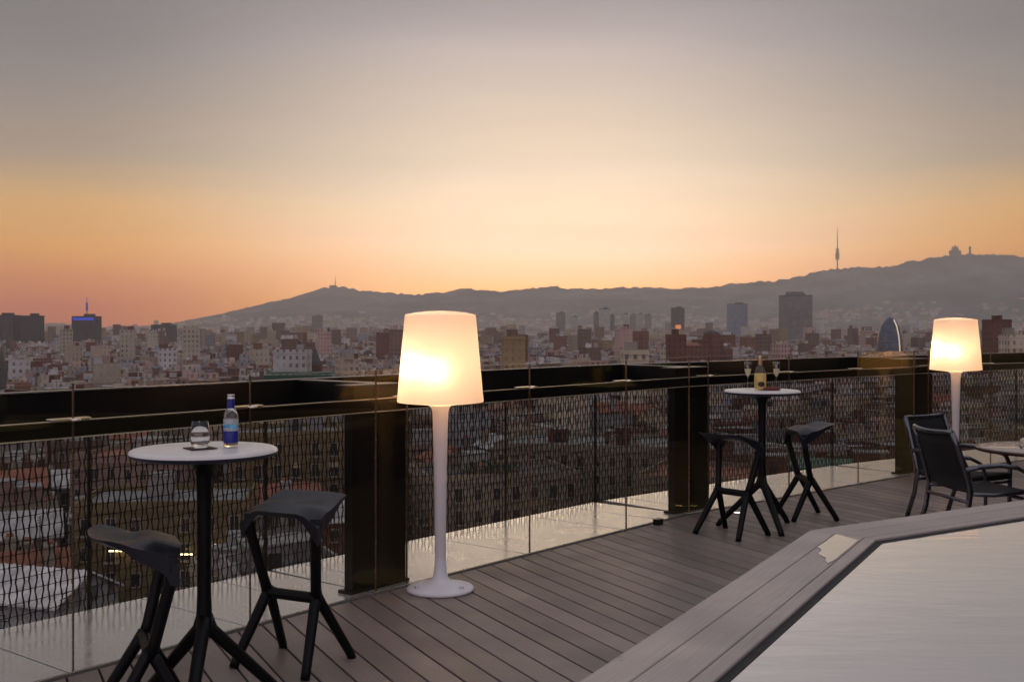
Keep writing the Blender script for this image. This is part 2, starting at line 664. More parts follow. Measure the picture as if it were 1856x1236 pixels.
def wall_mat(name, col, wins):
    """city wall; wins adds small window marks for walls too far away for built ones"""
    k = NT(name)
    g = k.n('ShaderNodeNewGeometry')
    pos = g.outputs['Position']
    if isinstance(col, tuple):
        c = k.mix(k.rng(k.noise(0.12, 5, pos), 0.3, 0.7, 0, 1), tuple(v * 0.78 for v in col), tuple(v * 1.15 for v in col))
        oi = k.n('ShaderNodeObjectInfo').outputs['Random']
        s = k.n('ShaderNodeVectorMath', operation='SCALE')
        k.l(c, s.inputs[0])
        k.l(k.rng(oi, 0, 1, 0.82, 1.18), s.inputs[3])
        c = s.outputs[0]
    else:
        at = k.n('ShaderNodeAttribute', attribute_name='tint')
        c = k.mix(k.rng(k.noise(0.05, 4, pos), 0.3, 0.7, 0, 0.35), at.outputs[0], (0.12, 0.1, 0.09))
    st = k.noise(0.9, 4, pos)
    c = k.mix(k.rng(st, 0.5, 0.85, 0, 0.4), c, (0.1, 0.085, 0.075))
    if wins:
        tn = k.n('ShaderNodeVectorMath', operation='CROSS_PRODUCT')
        tn.inputs[1].default_value = (0, 0, 1)
        k.l(g.outputs['True Normal'], tn.inputs[0])
        dt = k.n('ShaderNodeVectorMath', operation='DOT_PRODUCT')
        k.l(tn.outputs[0], dt.inputs[0])
        k.l(pos, dt.inputs[1])
        sp = k.n('ShaderNodeSeparateXYZ')
        k.l(pos, sp.inputs[0])
        sn = k.n('ShaderNodeSeparateXYZ')
        k.l(g.outputs['True Normal'], sn.inputs[0])
        u = k.math('FRACT', k.math('DIVIDE', dt.outputs['Value'], 2.5))
        v = k.math('FRACT', k.math('DIVIDE', sp.outputs[2], 3.0))
        iu = k.math('MULTIPLY', k.math('GREATER_THAN', u, 0.3), k.math('LESS_THAN', u, 0.72))
        iv = k.math('MULTIPLY', k.math('GREATER_THAN', v, 0.25), k.math('LESS_THAN', v, 0.75))
        side = k.math('LESS_THAN', k.math('ABSOLUTE', sn.outputs[2]), 0.5)
        w = k.math('MULTIPLY', k.math('MULTIPLY', iu, iv), side)
        w = k.math('MULTIPLY', w, k.rng(k.noise(0.07, 2, pos), 0.42, 0.56, 0.12, 0.72))
        c = k.mix(w, c, (0.025, 0.026, 0.03))
    k.l(c, k.bsdf.inputs['Base Color'])
    k.bsdf.inputs['Roughness'].default_value = 0.85
    k.bsdf.inputs['Specular IOR Level'].default_value = 0.2
    return k.m


WALLS = {'white': (0.62, 0.59, 0.58), 'beige': (0.46, 0.37, 0.28), 'pink': (0.48, 0.33, 0.28), 'ochre': (0.38, 0.28, 0.15),
         'brick red': (0.20, 0.085, 0.06), 'grey': (0.34, 0.34, 0.36), 'cream': (0.56, 0.49, 0.38), 'brown': (0.2, 0.13, 0.1)}
M_wall = {n: wall_mat('wall_' + n.replace(' ', '_'), tuple(v * 0.45 for v in c), False) for n, c in WALLS.items()}  # darkened copies, the weak light between close buildings put into the colour
M_wallw = {n: wall_mat('wall_windowed_' + n.replace(' ', '_'), tuple(v * 0.84 for v in c), True) for n, c in WALLS.items()}
ROOFS = {'terracotta': (0.22, 0.09, 0.06), 'grey': (0.2, 0.2, 0.2), 'pale': (0.45, 0.44, 0.44), 'dark': (0.07, 0.065, 0.065)}
M_roof = {n: pbr('roof_' + n, c, 0.8, 0, 0.3, 0.6, 0.2, objvar=0.2) for n, c in ROOFS.items()}
M_green = pbr('green_net', (0.015, 0.09, 0.06), 0.8, 0, 0.3, 0.8, objvar=0.1)
M_winpane = pbr('window_pane', (0.02, 0.022, 0.026), 0.12, 0, 0.3, 0.5)
M_winframe = pbr('window_surround', (0.24, 0.21, 0.175), 0.8, 0, 0.2, 0.8)
M_rail = pbr('iron_rail', (0.02, 0.02, 0.02), 0.6)
M_far = wall_mat('distant_walls', 'attr', True)
M_tower = wall_mat('tower_dark', (0.07, 0.07, 0.085), True)
M_towergrey = wall_mat('tower_grey', (0.2, 0.19, 0.2), True)
M_towerpale = wall_mat('tower_pale', (0.42, 0.4, 0.4), True)
M_towerblue = wall_mat('tower_blue', (0.16, 0.2, 0.27), True)
M_brick = wall_mat('church_brick', (0.16, 0.055, 0.04), False)
M_leaf = pbr('leaf', (0.035, 0.06, 0.018), 0.7, 0, 0.5, 1.5, objvar=0.2)
M_bark = pbr('bark', (0.07, 0.05, 0.035), 0.9)
M_asphalt = pbr('street_asphalt', (0.055, 0.053, 0.05), 0.9, 0, 0.35, 0.05)


def hill_mat():
    k = NT('hill_scrub_hazed')
    pos = k.n('ShaderNodeNewGeometry').outputs['Position']
    c = k.mix(k.rng(k.noise(0.004, 6, pos), 0.35, 0.65, 0, 1), (0.03, 0.045, 0.055), (0.19, 0.19, 0.20))  # blue-grey tones, part of the haze put into the scrub colour
    c = k.mix(k.rng(k.noise(0.03, 4, pos), 0.4, 0.7, 0, 0.7), c, (0.045, 0.065, 0.075))
    k.l(c, k.bsdf.inputs['Base Color'])
    k.bsdf.inputs['Roughness'].default_value = 1.0
    k.bsdf.inputs['Specular IOR Level'].default_value = 0.0
    return k.m


M_hill = hill_mat()

# ================================================================== SETTING
GROUND_Z = -44.0
mb = MB()
mb.add([(-9000, -300, GROUND_Z), (9000, -300, GROUND_Z), (9000, 8050, GROUND_Z), (-9000, 8050, GROUND_Z)], [(0, 1, 2, 3)])
tag(mb.build('ground', M_asphalt), kind='structure')

# ---- hills: ridge traced as heights of a range 7 km away
RIDGE = [(-1500, 600), (-700, 597), (-100, 594), (60, 591), (95, 586), (130, 588), (200, 594), (270, 592), (310, 588), (355, 580), (400, 570), (445, 559), (500, 546), (545, 535),
         (580, 524), (603, 519), (625, 521), (660, 527), (700, 531), (760, 534), (800, 530), (840, 524), (870, 524), (910, 528),
         (955, 523), (1000, 518), (1030, 523), (1080, 524), (1120, 521), (1170, 520), (1215, 523), (1280, 521), (1340, 513),
         (1400, 509), (1440, 503), (1480, 493), (1517, 487), (1560, 484), (1612, 483), (1650, 474), (1700, 466), (1735, 459),
         (1780, 461), (1830, 462), (1856, 465), (1950, 455), (2080, 470), (2250, 492), (2500, 540), (3000, 580)]
RY = 7000.0


def ridge_h(x):
    px = 928 + x * 2000 / RY
    for (a, ya), (b, yb) in zip(RIDGE, RIDGE[1:]):
        if a <= px <= b:
            t = (px - a) / (b - a)
            t = t * t * (3 - 2 * t) * 0.5 + t * 0.5
            return 1.6 + (592 - (ya + (yb - ya) * t)) * RY / 2000 - GROUND_Z
    return 5.0


def vnoise(x, y, s):
    v = 0.0
    a = 1.0
    for o in range(4):
        v += a * (sin(x / s * 1.7 + 3.1 * o + 1.3 * sin(y / s * 1.1 + o)) * cos(y / s * 1.3 + 1.7 * o + 1.1 * sin(x / s * 0.9)))
        a *= 0.5
        s *= 0.47
    return v


def terrain(x, y):
    """height of the land above the city plain"""
    h = ridge_h(x)
    if y <= RY:
        t = min(1.0, max(0.0, (y - 4300) / (RY - 4300)))
        f = t ** 1.6 * (1.0 - 0.25 * (1 - t)) 
    else:
        f = max(0.0, 1 - (y - RY) / 900.0)
    return max(0.0, h * f * (1 + 0.10 * vnoise(x, y, 700) * (1 - f) * 2))


nx, ny = 520, 70
xs = [-5600 + 11400 * i / (nx - 1) for i in range(nx)]
ys = [4300 + (RY - 4300) * (j / 55.0) ** 0.9 for j in range(56)] + [RY + 900 * (j + 1) / 14 for j in range(14)]
hv, hf = [], []
for j, y in enumerate(ys):
    for i, x in enumerate(xs):
        bump_ = R.uniform(-1, 1) * (7.5 if j > 35 else 2.5) if 0 < j < ny - 1 else 0
        hv.append((x, y, GROUND_Z - 0.5 + terrain(x, y) + (bump_ if terrain(x, y) > 40 else 0)))
for j in range(ny - 1):
    for i in range(nx - 1):
        a = j * nx + i
        hf.append((a, a + 1, a + nx + 1, a + nx))
mb = MB()
mb.add(hv, hf, 0, True)
tag(mb.build('hills', M_hill), kind='structure')

# ---- haze between terrace and hills
mb = MB()
mb.box((0, 3825, (GROUND_Z - 2 + HAZE_TOP) / 2), (19000, 8550, HAZE_TOP - GROUND_Z + 2))
hz = bpy.data.materials.new('evening_haze')
hz.use_nodes = True
ht = hz.node_tree
ht.nodes.clear()
pv = ht.nodes.new('ShaderNodeVolumePrincipled')
pv.inputs['Color'].default_value = (0.96, 0.955, 0.955, 1)
pv.inputs['Density'].default_value = HAZE_DENSITY
pv.inputs['Anisotropy'].default_value = 0.62
ho = ht.nodes.new('ShaderNodeOutputMaterial')
ht.links.new(pv.outputs[0], ho.inputs['Volume'])
tag(mb.build('haze', hz), 'thin grey evening haze over the whole city and hills', 'haze', kind='stuff')

# ================================================================== TERRACE EDGE GEOMETRY
P = [None] * 7
P[1] = Vector((-3.10, 3.70))
P[0] = P[1] - 3.7 * Vector((0.60, 0.80))
P[2] = Vector((-0.816, 6.61))
P[3] = Vector((1.51, 9.41))
P[4] = Vector((4.35, 11.94))
P[5] = P[4] + 3.75 * Vector((0.815, 0.58)).normalized()
P[6] = P[5] + 3.75 * Vector((0.88, 0.475)).normalized()
NB = 6


def bay(i):
    d = P[i + 1] - P[i]
    L = d.length
    d = d / L
    return P[i], d, Vector((-d.y, d.x)), L    # origin, along, outward, length


PILLAR_NAMES = ['far left', 'left', 'left lamp', 'middle', 'right lamp', 'far right', 'end']
LEDGE_W = 1.0
DECK_ANG = atan2(0.893, -0.45)
M_deck = wood('deck_composite', (0.215, 0.168, 0.152), DECK_ANG, 0.42, 0.24)

# ---- hotel body under the terrace
outer = []
for i in range(NB + 1):
    nn = Vector((0, 0))
    if i > 0:
        nn += bay(i - 1)[2]
    if i < NB:
        nn += bay(i)[2]
    nn.normalize()
    outer.append(P[i] + nn * 0.95)
foot = [tuple(p) for p in outer[::-1]] + [(-6.5, -6.0), (14.0, -6.0)]
foot = foot[::-1]
area = sum(foot[i][0] * foot[(i + 1) % len(foot)][1] - foot[(i + 1) % len(foot)][0] * foot[i][1] for i in range(len(foot)))
if area < 0:
    foot = foot[::-1]
hotel = thing('hotel_building', 'dark rendered hotel block that carries the rooftop terrace', 'building', (0, 0, GROUND_Z))
mb = MB()
mb.prism(foot, 0.0, -GROUND_Z - 0.25)
mb.build('wall', M_hotel, hotel)

# ---- deck: dark tray + boards
mb = MB()
inner_poly = [(-20, -6.0), (30, -6.0), (30, 40), (-20, 40)]
for i in range(NB):
    o, d, nn, L = bay(i)
    inner_poly = clip(inner_poly, o, -nn)
inner_poly = clip(inner_poly, Vector((13.9, 0)), Vector((-1, 0)))
mb.prism(inner_poly, -0.24, -0.028)
deck = tag(mb.build('deck', M_sub), kind='structure')
bd = Vector((-0.45, 0.893)).normalized()
bp = Vector((bd.y, -bd.x))
k = -4.2
bi = 0
while k < 16.5:
    c0 = bp * k
    poly = [c0 - bd * 20, c0 + bp * 0.1348 - bd * 20, c0 + bp * 0.1348 + bd * 24, c0 + bd * 24]
    poly = [tuple(p) for p in poly]
    for i in range(NB):
        o, d, nn, L = bay(i)
        if poly:
            poly = clip(poly, o - nn * 0.012, -nn)
    for (q, n_) in ((Vector((0, -2.5)), Vector((0, 1))), (Vector((13.8, 0)), Vector((-1, 0))), (Vector((-5.8, 0)), Vector((1, 0)))):
        if poly:
            poly = clip(poly, q, n_)
    if len(poly) >= 3:
        mb = MB()
        mb.prism(poly, -0.026, 0.0 + R.uniform(-0.0008, 0.0008), 0, 0.0025)
        mb.build('board', M_deck, deck)
    k += 0.1455
    bi += 1

# ---- pale reflective ledge outside the glass
mb = MB()
mb.prism(foot, -0.25, -0.02)
ledge = tag(mb.build('ledge', M_sub), kind='structure')


def joints(i):
    """panel joints along bay i, shared by glass and ledge"""
    L = bay(i)[3]
    if i == 1:
        return [0.0, 0.74, 1.75, 2.763, L]
    return [0.0, 0.26, 1.47, 2.68, L]


for i in range(NB):
    o, d, nn, L = bay(i)
    js = joints(i)
    js = [0.0] + js[1:-1] + [L - 0.38, L]
    for a, b in zip(js, js[1:]):
        if b - a < 0.1:
            continue
        ca, cb = 0.006, 0.006
        q = [o + d * (a + ca) + nn * 0.03, o + d * (b - cb) + nn * 0.03, o + d * (b - cb) + nn * LEDGE_W, o + d * (a + ca) + nn * LEDGE_W]
        mb = MB()
        mb.prism([tuple(p) for p in q], -0.018, 0.004, 0, 0.002)
        mb.build('coping_panel', M_ledge, ledge)

# ---- glass balustrade, one per bay
BAYWHERE = ['past the left frame edge', 'behind the left bar table', 'behind the nearer lit lamp', 'behind the bar table with the wine',
            'behind the two armchairs', 'past the right frame edge']
GLASS_H = 1.34
for i in range(NB):
    o, d, nn, L = bay(i)
    ang = atan2(d.y, d.x)
    t = thing('glass_balustrade', 'clear tinted glass balustrade ' + BAYWHERE[i], 'balustrade', (o.x, o.y, 0), ang, 'glass balustrades along the deck edge')
    js = joints(i)
    for a, b in zip(js, js[1:]):
        mb = MB()
        x0, x1, th = a + 0.0025, b - 0.0025, 0.006
        mb.add([(x0, -th, 0.015), (x1, -th, 0.015), (x1, -th, GLASS_H), (x0, -th, GLASS_H)], [(0, 1, 2, 3)], 0)
        mb.add([(x0, th, 0.015), (x1, th, 0.015), (x1, th, GLASS_H), (x0, th, GLASS_H)], [(3, 2, 1, 0)], 0)
        for (p0, p1) in (((x0, 0.015), (x1, 0.015)), ((x1, 0.015), (x1, GLASS_H)), ((x1, GLASS_H), (x0, GLASS_H)), ((x0, GLASS_H), (x0, 0.015))):
            mb.add([(p0[0], -th, p0[1]), (p1[0], -th, p1[1]), (p1[0], th, p1[1]), (p0[0], th, p0[1])], [(3, 2, 1, 0)], 1)
        mb.build('glass_pane', [M_pane, M_paneedge], t)
    # rail fixed to the outside of the panes
    mb = MB()
    mb.box((L / 2, 0.05, 1.125), (L + 0.012, 0.05, 0.074), None, 0, 0.006)
    hr = mb.build('handrail', M_black, t)
    mb = MB()
    mb.box((L / 2, 0.027, 1.1655), (L, 0.012, 0.007), None, 0, 0.002)
    mb.box((L / 2, 0.022, 1.0885), (L, 0.006, 0.005), None, 0, 0.0015)
    mb.build('edge_trim', M_trim, hr)
    for a in js[1:-1]:
        mb = MB()
        Mx = Matrix.Rotation(0, 4, 'Z')
        mb.box((a, 0.035, 1.174), (0.20, 0.05, 0.01), None, 0, 0.004)
        mb.lathe([(0.0, 0.0), (0.024, 0.0), (0.026, 0.004), (0.024, 0.012), (0.0, 0.013)], 16, (a, -0.02, 1.168))
        mb.build('clamp', M_trim, t)

# ---- steel pillars with the arm that carries the outer beam
for i in range(1, NB + 1):
    o, d, nn, L = bay(i) if i < NB else bay(NB - 1)
    if i == NB:
        o = P[NB]
    dl = bay(i - 1)[1]
    dm = (dl + d).normalized()
    ang = atan2(dm.y, dm.x)
    lab = {1: 'black steel pillar left of the left bar table', 2: 'wide black steel pillar directly left of the nearer lamp',
           3: 'wide black steel pillar at the middle, left of the wine table', 4: 'wide black steel pillar behind the armchairs',
           5: 'black steel pillar past the right frame edge', 6: 'black steel pillar at the terrace end'}[i]
    t = thing('steel_pillar', lab, 'pillar', (P[i].x, P[i].y, 0), ang, 'black steel pillars along the deck edge')
    w, sh = {2: (0.45, 0.12), 3: (0.50, 0.17), 4: (0.62, 0.20)}.get(i, (0.5, 0.0))
    mb = MB()
    mb.box((sh, 0.125, 0.545), (w, 0.07, 1.07), None, 0, 0.006)
    mb.build('column', M_black, t)
    mb = MB()
    mb.box((sh, 0.135, 0.012), (w + 0.05, 0.11, 0.02), None, 0, 0.004)
    mb.build('base_plate', M_black, t)
    mb = MB()
    mb.box((sh, 0.17, 1.165), (w - 0.01, 0.17, 0.166), None, 0, 0.006)
    mb.build('head_box', M_black, t)
    mb = MB()
    mb.box((sh + w / 2 - 0.08, 0.60, 1.160), (0.14, 0.68, 0.17), None, 0, 0.006)
    ar = mb.build('outrigger_arm', M_black, t)
    mb = MB()
    mb.box((sh + w / 2 - 0.152, 0.55, 1.247), (0.008, 0.72, 0.006), None, 0, 0.002)
    mb.build('edge_trim', M_trim, ar)

# ---- mesh screen on the outside of the ledge
PITCH, ROW = 0.036, 0.066
LREF = 3.7
nst = int(LREF / PITCH)
Z0, Z1 = -0.20, 1.05
SEG = 6
nz_ = int(round((Z1 - Z0) / ROW)) * SEG
rr = random.Random(3)


def row_sag(x):
    return 0.012 * sin(x * 2.1) + 0.007 * sin(x * 5.3 + 1.0)


mv, mf = [], []
for s in range(nst + 1):
    sign = 1 if s % 2 == 0 else -1
    x0 = s * PITCH
    base = len(mv)
    jit = [rr.uniform(-0.0022, 0.0022) for _ in range(nz_ // SEG + 2)]
    for j in range(nz_ + 1):
        z = Z0 + j * ROW / SEG
        z += row_sag(x0)
        ph = (j / SEG)
        amp = PITCH * 0.20
        # hangs at a node for a while, then swings to the other side: long lens-shaped holes
        c = cos(pi * ph)
        c = math.copysign(abs(c) ** 0.45, c)
        x = x0 + sign * amp * c * 0.5 + jit[j // SEG]
        hw = 0.0030 + 0.0015 * abs(cos(pi * ph)) ** 3
        yo = 0.004 * sin(pi * ph) * sign
        for dx, dy in ((-hw, -0.003), (hw, -0.003), (hw, 0.003), (-hw, 0.003)):
            mv.append((x + dx, yo + dy, z))
    for j in range(nz_):
        for q in range(4):
            a = base + j * 4 + q
            b = base + j * 4 + (q + 1) % 4
            mf.append((a, b, b + 4, a + 4))
mb = MB()
mb.add(mv, mf)
for j in range(nz_ // SEG + 1):     # short ties where neighbouring strips meet
    for q in range(nst):
        xa, xb = q * PITCH, (q + 1) * PITCH
        za, zb = Z0 + j * ROW + row_sag(xa), Z0 + j * ROW + row_sag(xb)
        h_ = 0.0021
        mb.add([(xa, 0.005, za - h_), (xb, 0.005, zb - h_), (xb, 0.005, zb + h_), (xa, 0.005, za + h_), (xa, 0.0085, za), (xb, 0.0085, zb)],
               [(0, 1, 2, 3), (3, 2, 5, 4), (1, 0, 4, 5)])
mesh_data = mb.mesh('wire_mesh', M_mesh)
for i in range(NB):
    o, d, nn, L = bay(i)
    q = o + nn * LEDGE_W
    # ends meet on the corner lines
    qa = outer_a = P[i] + ((bay(i - 1)[2] if i > 0 else nn) + nn).normalized() * (LEDGE_W / max(0.5, ((bay(i - 1)[2] if i > 0 else nn) + nn).normalized().dot(nn)))
    nb_ = bay(i + 1)[2] if i < NB - 1 else nn
    qb = P[i + 1] + (nb_ + nn).normalized() * (LEDGE_W / (nb_ + nn).normalized().dot(nn))
    L2 = (qb - qa).length
    ang = atan2(d.y, d.x)
    t = thing('mesh_screen', 'dark wavy metal mesh screen outside the glass ' + BAYWHERE[i], 'screen', (qa.x, qa.y, 0), ang, 'mesh screens under the black beam')
    o_ = link('wire_mesh', mesh_data, t, (0, 0.02, 0))
    o_.scale = (L2 / LREF, 1, 1)
    tag(o_, kind='stuff')
    mb = MB()
    mb.box((L2 / 2, 0.0, 1.163), (L2, 0.07, 0.174), None, 0, 0.005)
    b_ = mb.build('fascia_beam', M_black, t)
    mb = MB()
    mb.box((L2 / 2, -0.038, 1.2485), (L2, 0.008, 0.008), None, 0, 0.002)
    mb.build('edge_trim', M_trim, b_)
    for xx in (0.0, L2 * 0.33, L2 * 0.66):
        mb = MB()
        mb.box((xx + 0.01, 0.05, 0.44), (0.014, 0.014, 1.26), None, 0, 0.002)
        mb.build('hanger_rod', M_mesh, t)

# ================================================================== POOL
WZ, CZ = 0.578, 0.592
pd1 = Vector((0.485, 0.875)).normalized()
A0 = Vector((0.274, 3.285))
Bc = Vector((1.478, 5.471))
pd2 = Vector((0.843, 0.537)).normalized()
Q = [A0 - pd1 * 0.75, Bc, Bc + pd2 * 5.6, Vector(((Bc + pd2 * 5.6).x, A0.y - pd1.y * 0.75))]
Q = [tuple(p) for p in Q]        # clockwise seen from above; reverse for inset
Qc = Q[::-1]


def ring(d):
    return inset_poly(Qc, d)


pool = thing('pool_structure', None, None)
del_keys = []
bpy.data.objects.remove(pool)
mb = MB()
r0, r1 = ring(0.012), ring(0.331)
for i in range(4):
    j = (i + 1) % 4
    mb.add([(r0[i][0], r0[i][1], 0), (r0[j][0], r0[j][1], 0), (r1[j][0], r1[j][1], 0), (r1[i][0], r1[i][1], 0),
            (r0[i][0], r0[i][1], CZ - 0.026), (r0[j][0], r0[j][1], CZ - 0.026), (r1[j][0], r1[j][1], CZ - 0.026), (r1[i][0], r1[i][1], CZ - 0.026)],
           [(0, 1, 5, 4), (2, 3, 7, 6), (4, 5, 6, 7)])
rb = ring(0.30)
mb.add([(p[0], p[1], 0.02) for p in rb], [(0, 1, 2, 3)])
pool = tag(mb.build('pool_basin', M_slot), kind='structure')
WID = [(0.0, 0.126), (0.130, 0.272), (0.276, 0.332)]
for i in range(4):
    j = (i + 1) % 4
    e = Vector(Qc[j]) - Vector(Qc[i])
    mwood = wood('coping_wood', (0.42, 0.352, 0.322), atan2(e.y, e.x), 0.46, 0.1)
    for (wa, wb) in WID:
        ra, rb = ring(wa), ring(wb)
        g = Vector(e).normalized() * 0.0015
        poly = [tuple(Vector(ra[i]) + g), tuple(Vector(ra[j]) - g), tuple(Vector(rb[j]) - g), tuple(Vector(rb[i]) + g)]
        mb = MB()
        mb.prism(poly, CZ - 0.024, CZ + R.uniform(-0.0006, 0.0006), 0, 0.003)
        mb.build('coping_board', mwood, pool)
for i in range(4):
    j = (i + 1) % 4
    ra, rb = ring(0.3315), ring(0.362)
    mb = MB()
    mb.prism([ra[i], ra[j], rb[j], rb[i]], WZ - 0.10, WZ + 0.003)
    mb.build('overflow_slot', M_slot, pool)
rw = ring(0.3625)
mb = MB()
N_ = 40
mb.add([(p[0], p[1], WZ) for p in rw], [(0, 1, 2, 3)])
tag(mb.build('water', M_water), kind='structure')
# wet patch on the middle coping board by the corner
inn = Vector((pd1.y, -pd1.x))
base = Bc - pd1 * 0.02
edge_a, edge_b = [], []
rp = random.Random(5)
for q in range(15):
    f_ = q / 14
    tt = 0.0 + 0.62 * f_
    edge_a.append(base - pd1 * (tt * 1.02 + 0.03) + inn * (0.134 + rp.uniform(0.0, 0.006) + (0.22 * (f_ - 0.6) + rp.uniform(-0.012, 0.02) if f_ > 0.62 else 0)))
    edge_b.append(base - pd1 * (tt * 0.94 + 0.14 + 0.0) + inn * (0.2695 - rp.uniform(0, 0.004) - 0.06 * max(0, f_ - 0.85)))
poly = [tuple(p) for p in edge_a] + [tuple(p) for p in edge_b[::-1]]
mb = MB()
n_ = len(edge_a)
for s in range(n_ - 1):
    pts = [edge_a[s], edge_a[s + 1], edge_b[s + 1], edge_b[s]]
    mb.add([(p[0], p[1], CZ + 0.0028) for p in pts], [(3, 2, 1, 0)])
tag(mb.build('puddle', M_puddle), 'bright wet patch on the pool coping board at the corner', 'puddle', kind='structure')


# ================================================================== BAR STOOLS
def seat_mesh():
    mb = MB()
    NS, NJ = 12, 9
    top, bot = [], []
    for j in range(NJ + 1):
        v = j / NJ
        y = -0.135 + 0.345 * v
        for i in range(NS + 1):
            s = -1 + 2 * i / NS
            hw = 0.222 - 0.030 * v
            a = abs(s)
            ridge = 0.30
            if v < ridge:
                z = 0.735 + 0.035 * (v / ridge)
            else:
                q = (v - ridge) / (1 - ridge)
                z = 0.770 - 0.030 * sin(pi * min(1, q * 1.05)) * (1 - 0.6 * a) + 0.020 * q
            drop = max(0, a - 0.55) / 0.45
            z -= 0.062 * drop ** 1.4 * max(0, 1 - v / 0.8)
            yy = y + (0.02 * a * a if v < 0.2 else 0) - 0.05 * a ** 3 * v
            x = hw * s
            th = 0.020 + 0.072 * drop * max(0, 1 - abs(v - 0.10) / 0.75)
            if v > 0.93:
                th = 0.012
            top.append((x, yy, z))
            bot.append((x * 0.985, yy * 0.985, z - th))
    n = NS + 1
    fs = []
    o = len(top)
    for j in range(NJ):
        for i in range(NS):
            a = j * n + i
            fs.append((a, a + 1, a + n + 1, a + n))
            fs.append((o + a + n, o + a + n + 1, o + a + 1, o + a))
    for i in range(NS):
        fs.append((i, o + i, o + i + 1, i + 1))
        a = NJ * n + i
        fs.append((a + 1, o + a + 1, o + a, a))
    for j in range(NJ):
        a = j * n
        fs.append((a, a + n, o + a + n, o + a))
        a = j * n + NS
        fs.append((a + n, a, o + a, o + a + n))
    mb.add(top + bot, fs, 0, True)
    return mb


def make_stool(loc, rz, label):
    t = thing('bar_stool', label, 'bar stool', loc, rz, 'black bar stools at the bar tables')
    st = seat_mesh().build('seat', M_seat_skylit, t)
    st.data.polygons.foreach_set('use_smooth', [True] * len(st.data.polygons))
    es = st.modifiers.new('edges', 'EDGE_SPLIT')
    es.split_angle = radians(24)
    J = {}
    for s in (-1, 1):
        mb = MB()
        mb.tube([(s * 0.190, -0.088, 0.712), (s * 0.192, -0.090, 0.66), (s * 0.186, -0.082, 0.60), (s * 0.150, -0.03, 0.38), (s * 0.142, -0.012, 0.315)],
                [0.033, 0.028, 0.0265, 0.0265, 0.031], 8, 1.0, 0.92, (0, 1, 0), 0, True, pi / 8)
        mb.build('upright', M_stool, t)
        for fy in (-0.19, 0.185):
            mb = MB()
            mb.tube([(s * 0.140, -0.010, 0.345), (s * 0.147, -0.012 + (fy + 0.012) * 0.14, 0.295), (s * 0.202, fy * 0.93, 0.03), (s * 0.206, fy, 0.0)],
                    [0.0255, 0.027, 0.0235, 0.0225], 8, 1.0, 0.92, (0, 1, 0), 0, True, pi / 8)
            mb.build('leg', M_stool, t)
    mb = MB()
    mb.tube([(-0.145, -0.012, 0.330), (-0.10, -0.014, 0.325), (0.10, -0.014, 0.325), (0.145, -0.012, 0.330)], [0.034, 0.0275, 0.0275, 0.034], 8, 1.0, 0.95, (0, 0, 1), 0, True, pi / 8)
    mb.build('footrest', M_stool, t)
    return t


stool = make_stool((-1.475, 4.42, 0), radians(113), 'black bar stool cut by the bottom edge, left of the nearer white bar table')
for loc, rz, lab in [((-1.04, 5.26, 0), radians(-26), 'black bar stool right of the nearer bar table, in front of the left steel pillar'),
                     ((1.69, 8.50, 0), radians(131), 'black bar stool left of the wine table, against the middle pillar'),
                     ((2.476, 9.28, 0), radians(-84), 'black bar stool right of the wine table, seat turned to the right')]:
    c = copy_tree(stool)
    c.location = loc
    c.rotation_euler = (0, 0, rz)
    c['label'] = lab


# ================================================================== BAR TABLES
def make_table(loc, rz, label):
    t = thing('bar_table', label, 'bar table', loc, rz, 'tall round bar tables')
    mb = MB()
    mb.lathe([(0, 1.100), (0.270, 1.100), (0.288, 1.098), (0.297, 1.092), (0.2995, 1.084)], 72)
    mb.lathe([(0.2995, 1.084), (0.296, 1.074), (0.280, 1.066), (0.2, 1.058), (0.0, 1.056)], 72, (0, 0, 0), 1)
    mb.build('tabletop', [M_tabletop, M_rimblue], t)
    mb = MB()
    mb.lathe([(0.0, 1.058), (0.11, 1.057), (0.075, 1.045), (0.042, 1.02), (0.032, 0.98), (0.029, 0.8), (0.029, 0.5), (0.033, 0.40), (0.036, 0.36), (0.03, 0.32), (0, 0.31)], 12)
    mb.build('column', M_stool, t)
    for a in (30, 150, 270):
        c, s = cos(radians(a)), sin(radians(a))
        mb = MB()
        mb.tube([(0.008 * c, 0.008 * s, 0.41), (0.03 * c, 0.03 * s, 0.345), (0.33 * c, 0.33 * s, 0.035), (0.352 * c, 0.352 * s, 0.0)], [0.026, 0.029, 0.023, 0.022], 8, 1, 1, (0, 0, 1), 0, True, pi / 8)
        mb.build('leg', M_stool, t)
    return t


T1 = Vector((-1.275, 4.57))
T2 = Vector((1.99, 8.78))
table = make_table((T1.x, T1.y, -0.002), radians(4), 'tall round bar table with water bottle and tumbler, white top')
c = copy_tree(table)
c.location = (T2.x, T2.y, -0.002)
c.rotation_euler = (0, 0, radians(12))
c['label'] = 'tall round bar table with wine bottle and two flutes, white top'
TZ = 1.0985


# ---- things on the nearer bar table
def label_mat():
    k = NT('wave_label')
    pos = k.n('ShaderNodeTexCoord').outputs['Object']
    sp = k.n('ShaderNodeSeparateXYZ')
    k.l(pos, sp.inputs[0])
    n1 = k.noise(55, 3, pos)
    hgt = k.math('ADD', k.math('MULTIPLY', k.math('SUBTRACT', n1, 0.5), 0.035), sp.outputs[2])
    band = k.math('MULTIPLY', k.math('GREATER_THAN', hgt, 0.079), k.math('LESS_THAN', hgt, 0.097))
    k.l(k.mix(band, (0.42, 0.43, 0.45), k.mix(k.rng(n1, 0.35, 0.6, 0, 1), (0.03, 0.2, 0.5), (0.2, 0.6, 0.8))), k.bsdf.inputs['Base Color'])
    k.bsdf.inputs['Roughness'].default_value = 0.35
    return k.m


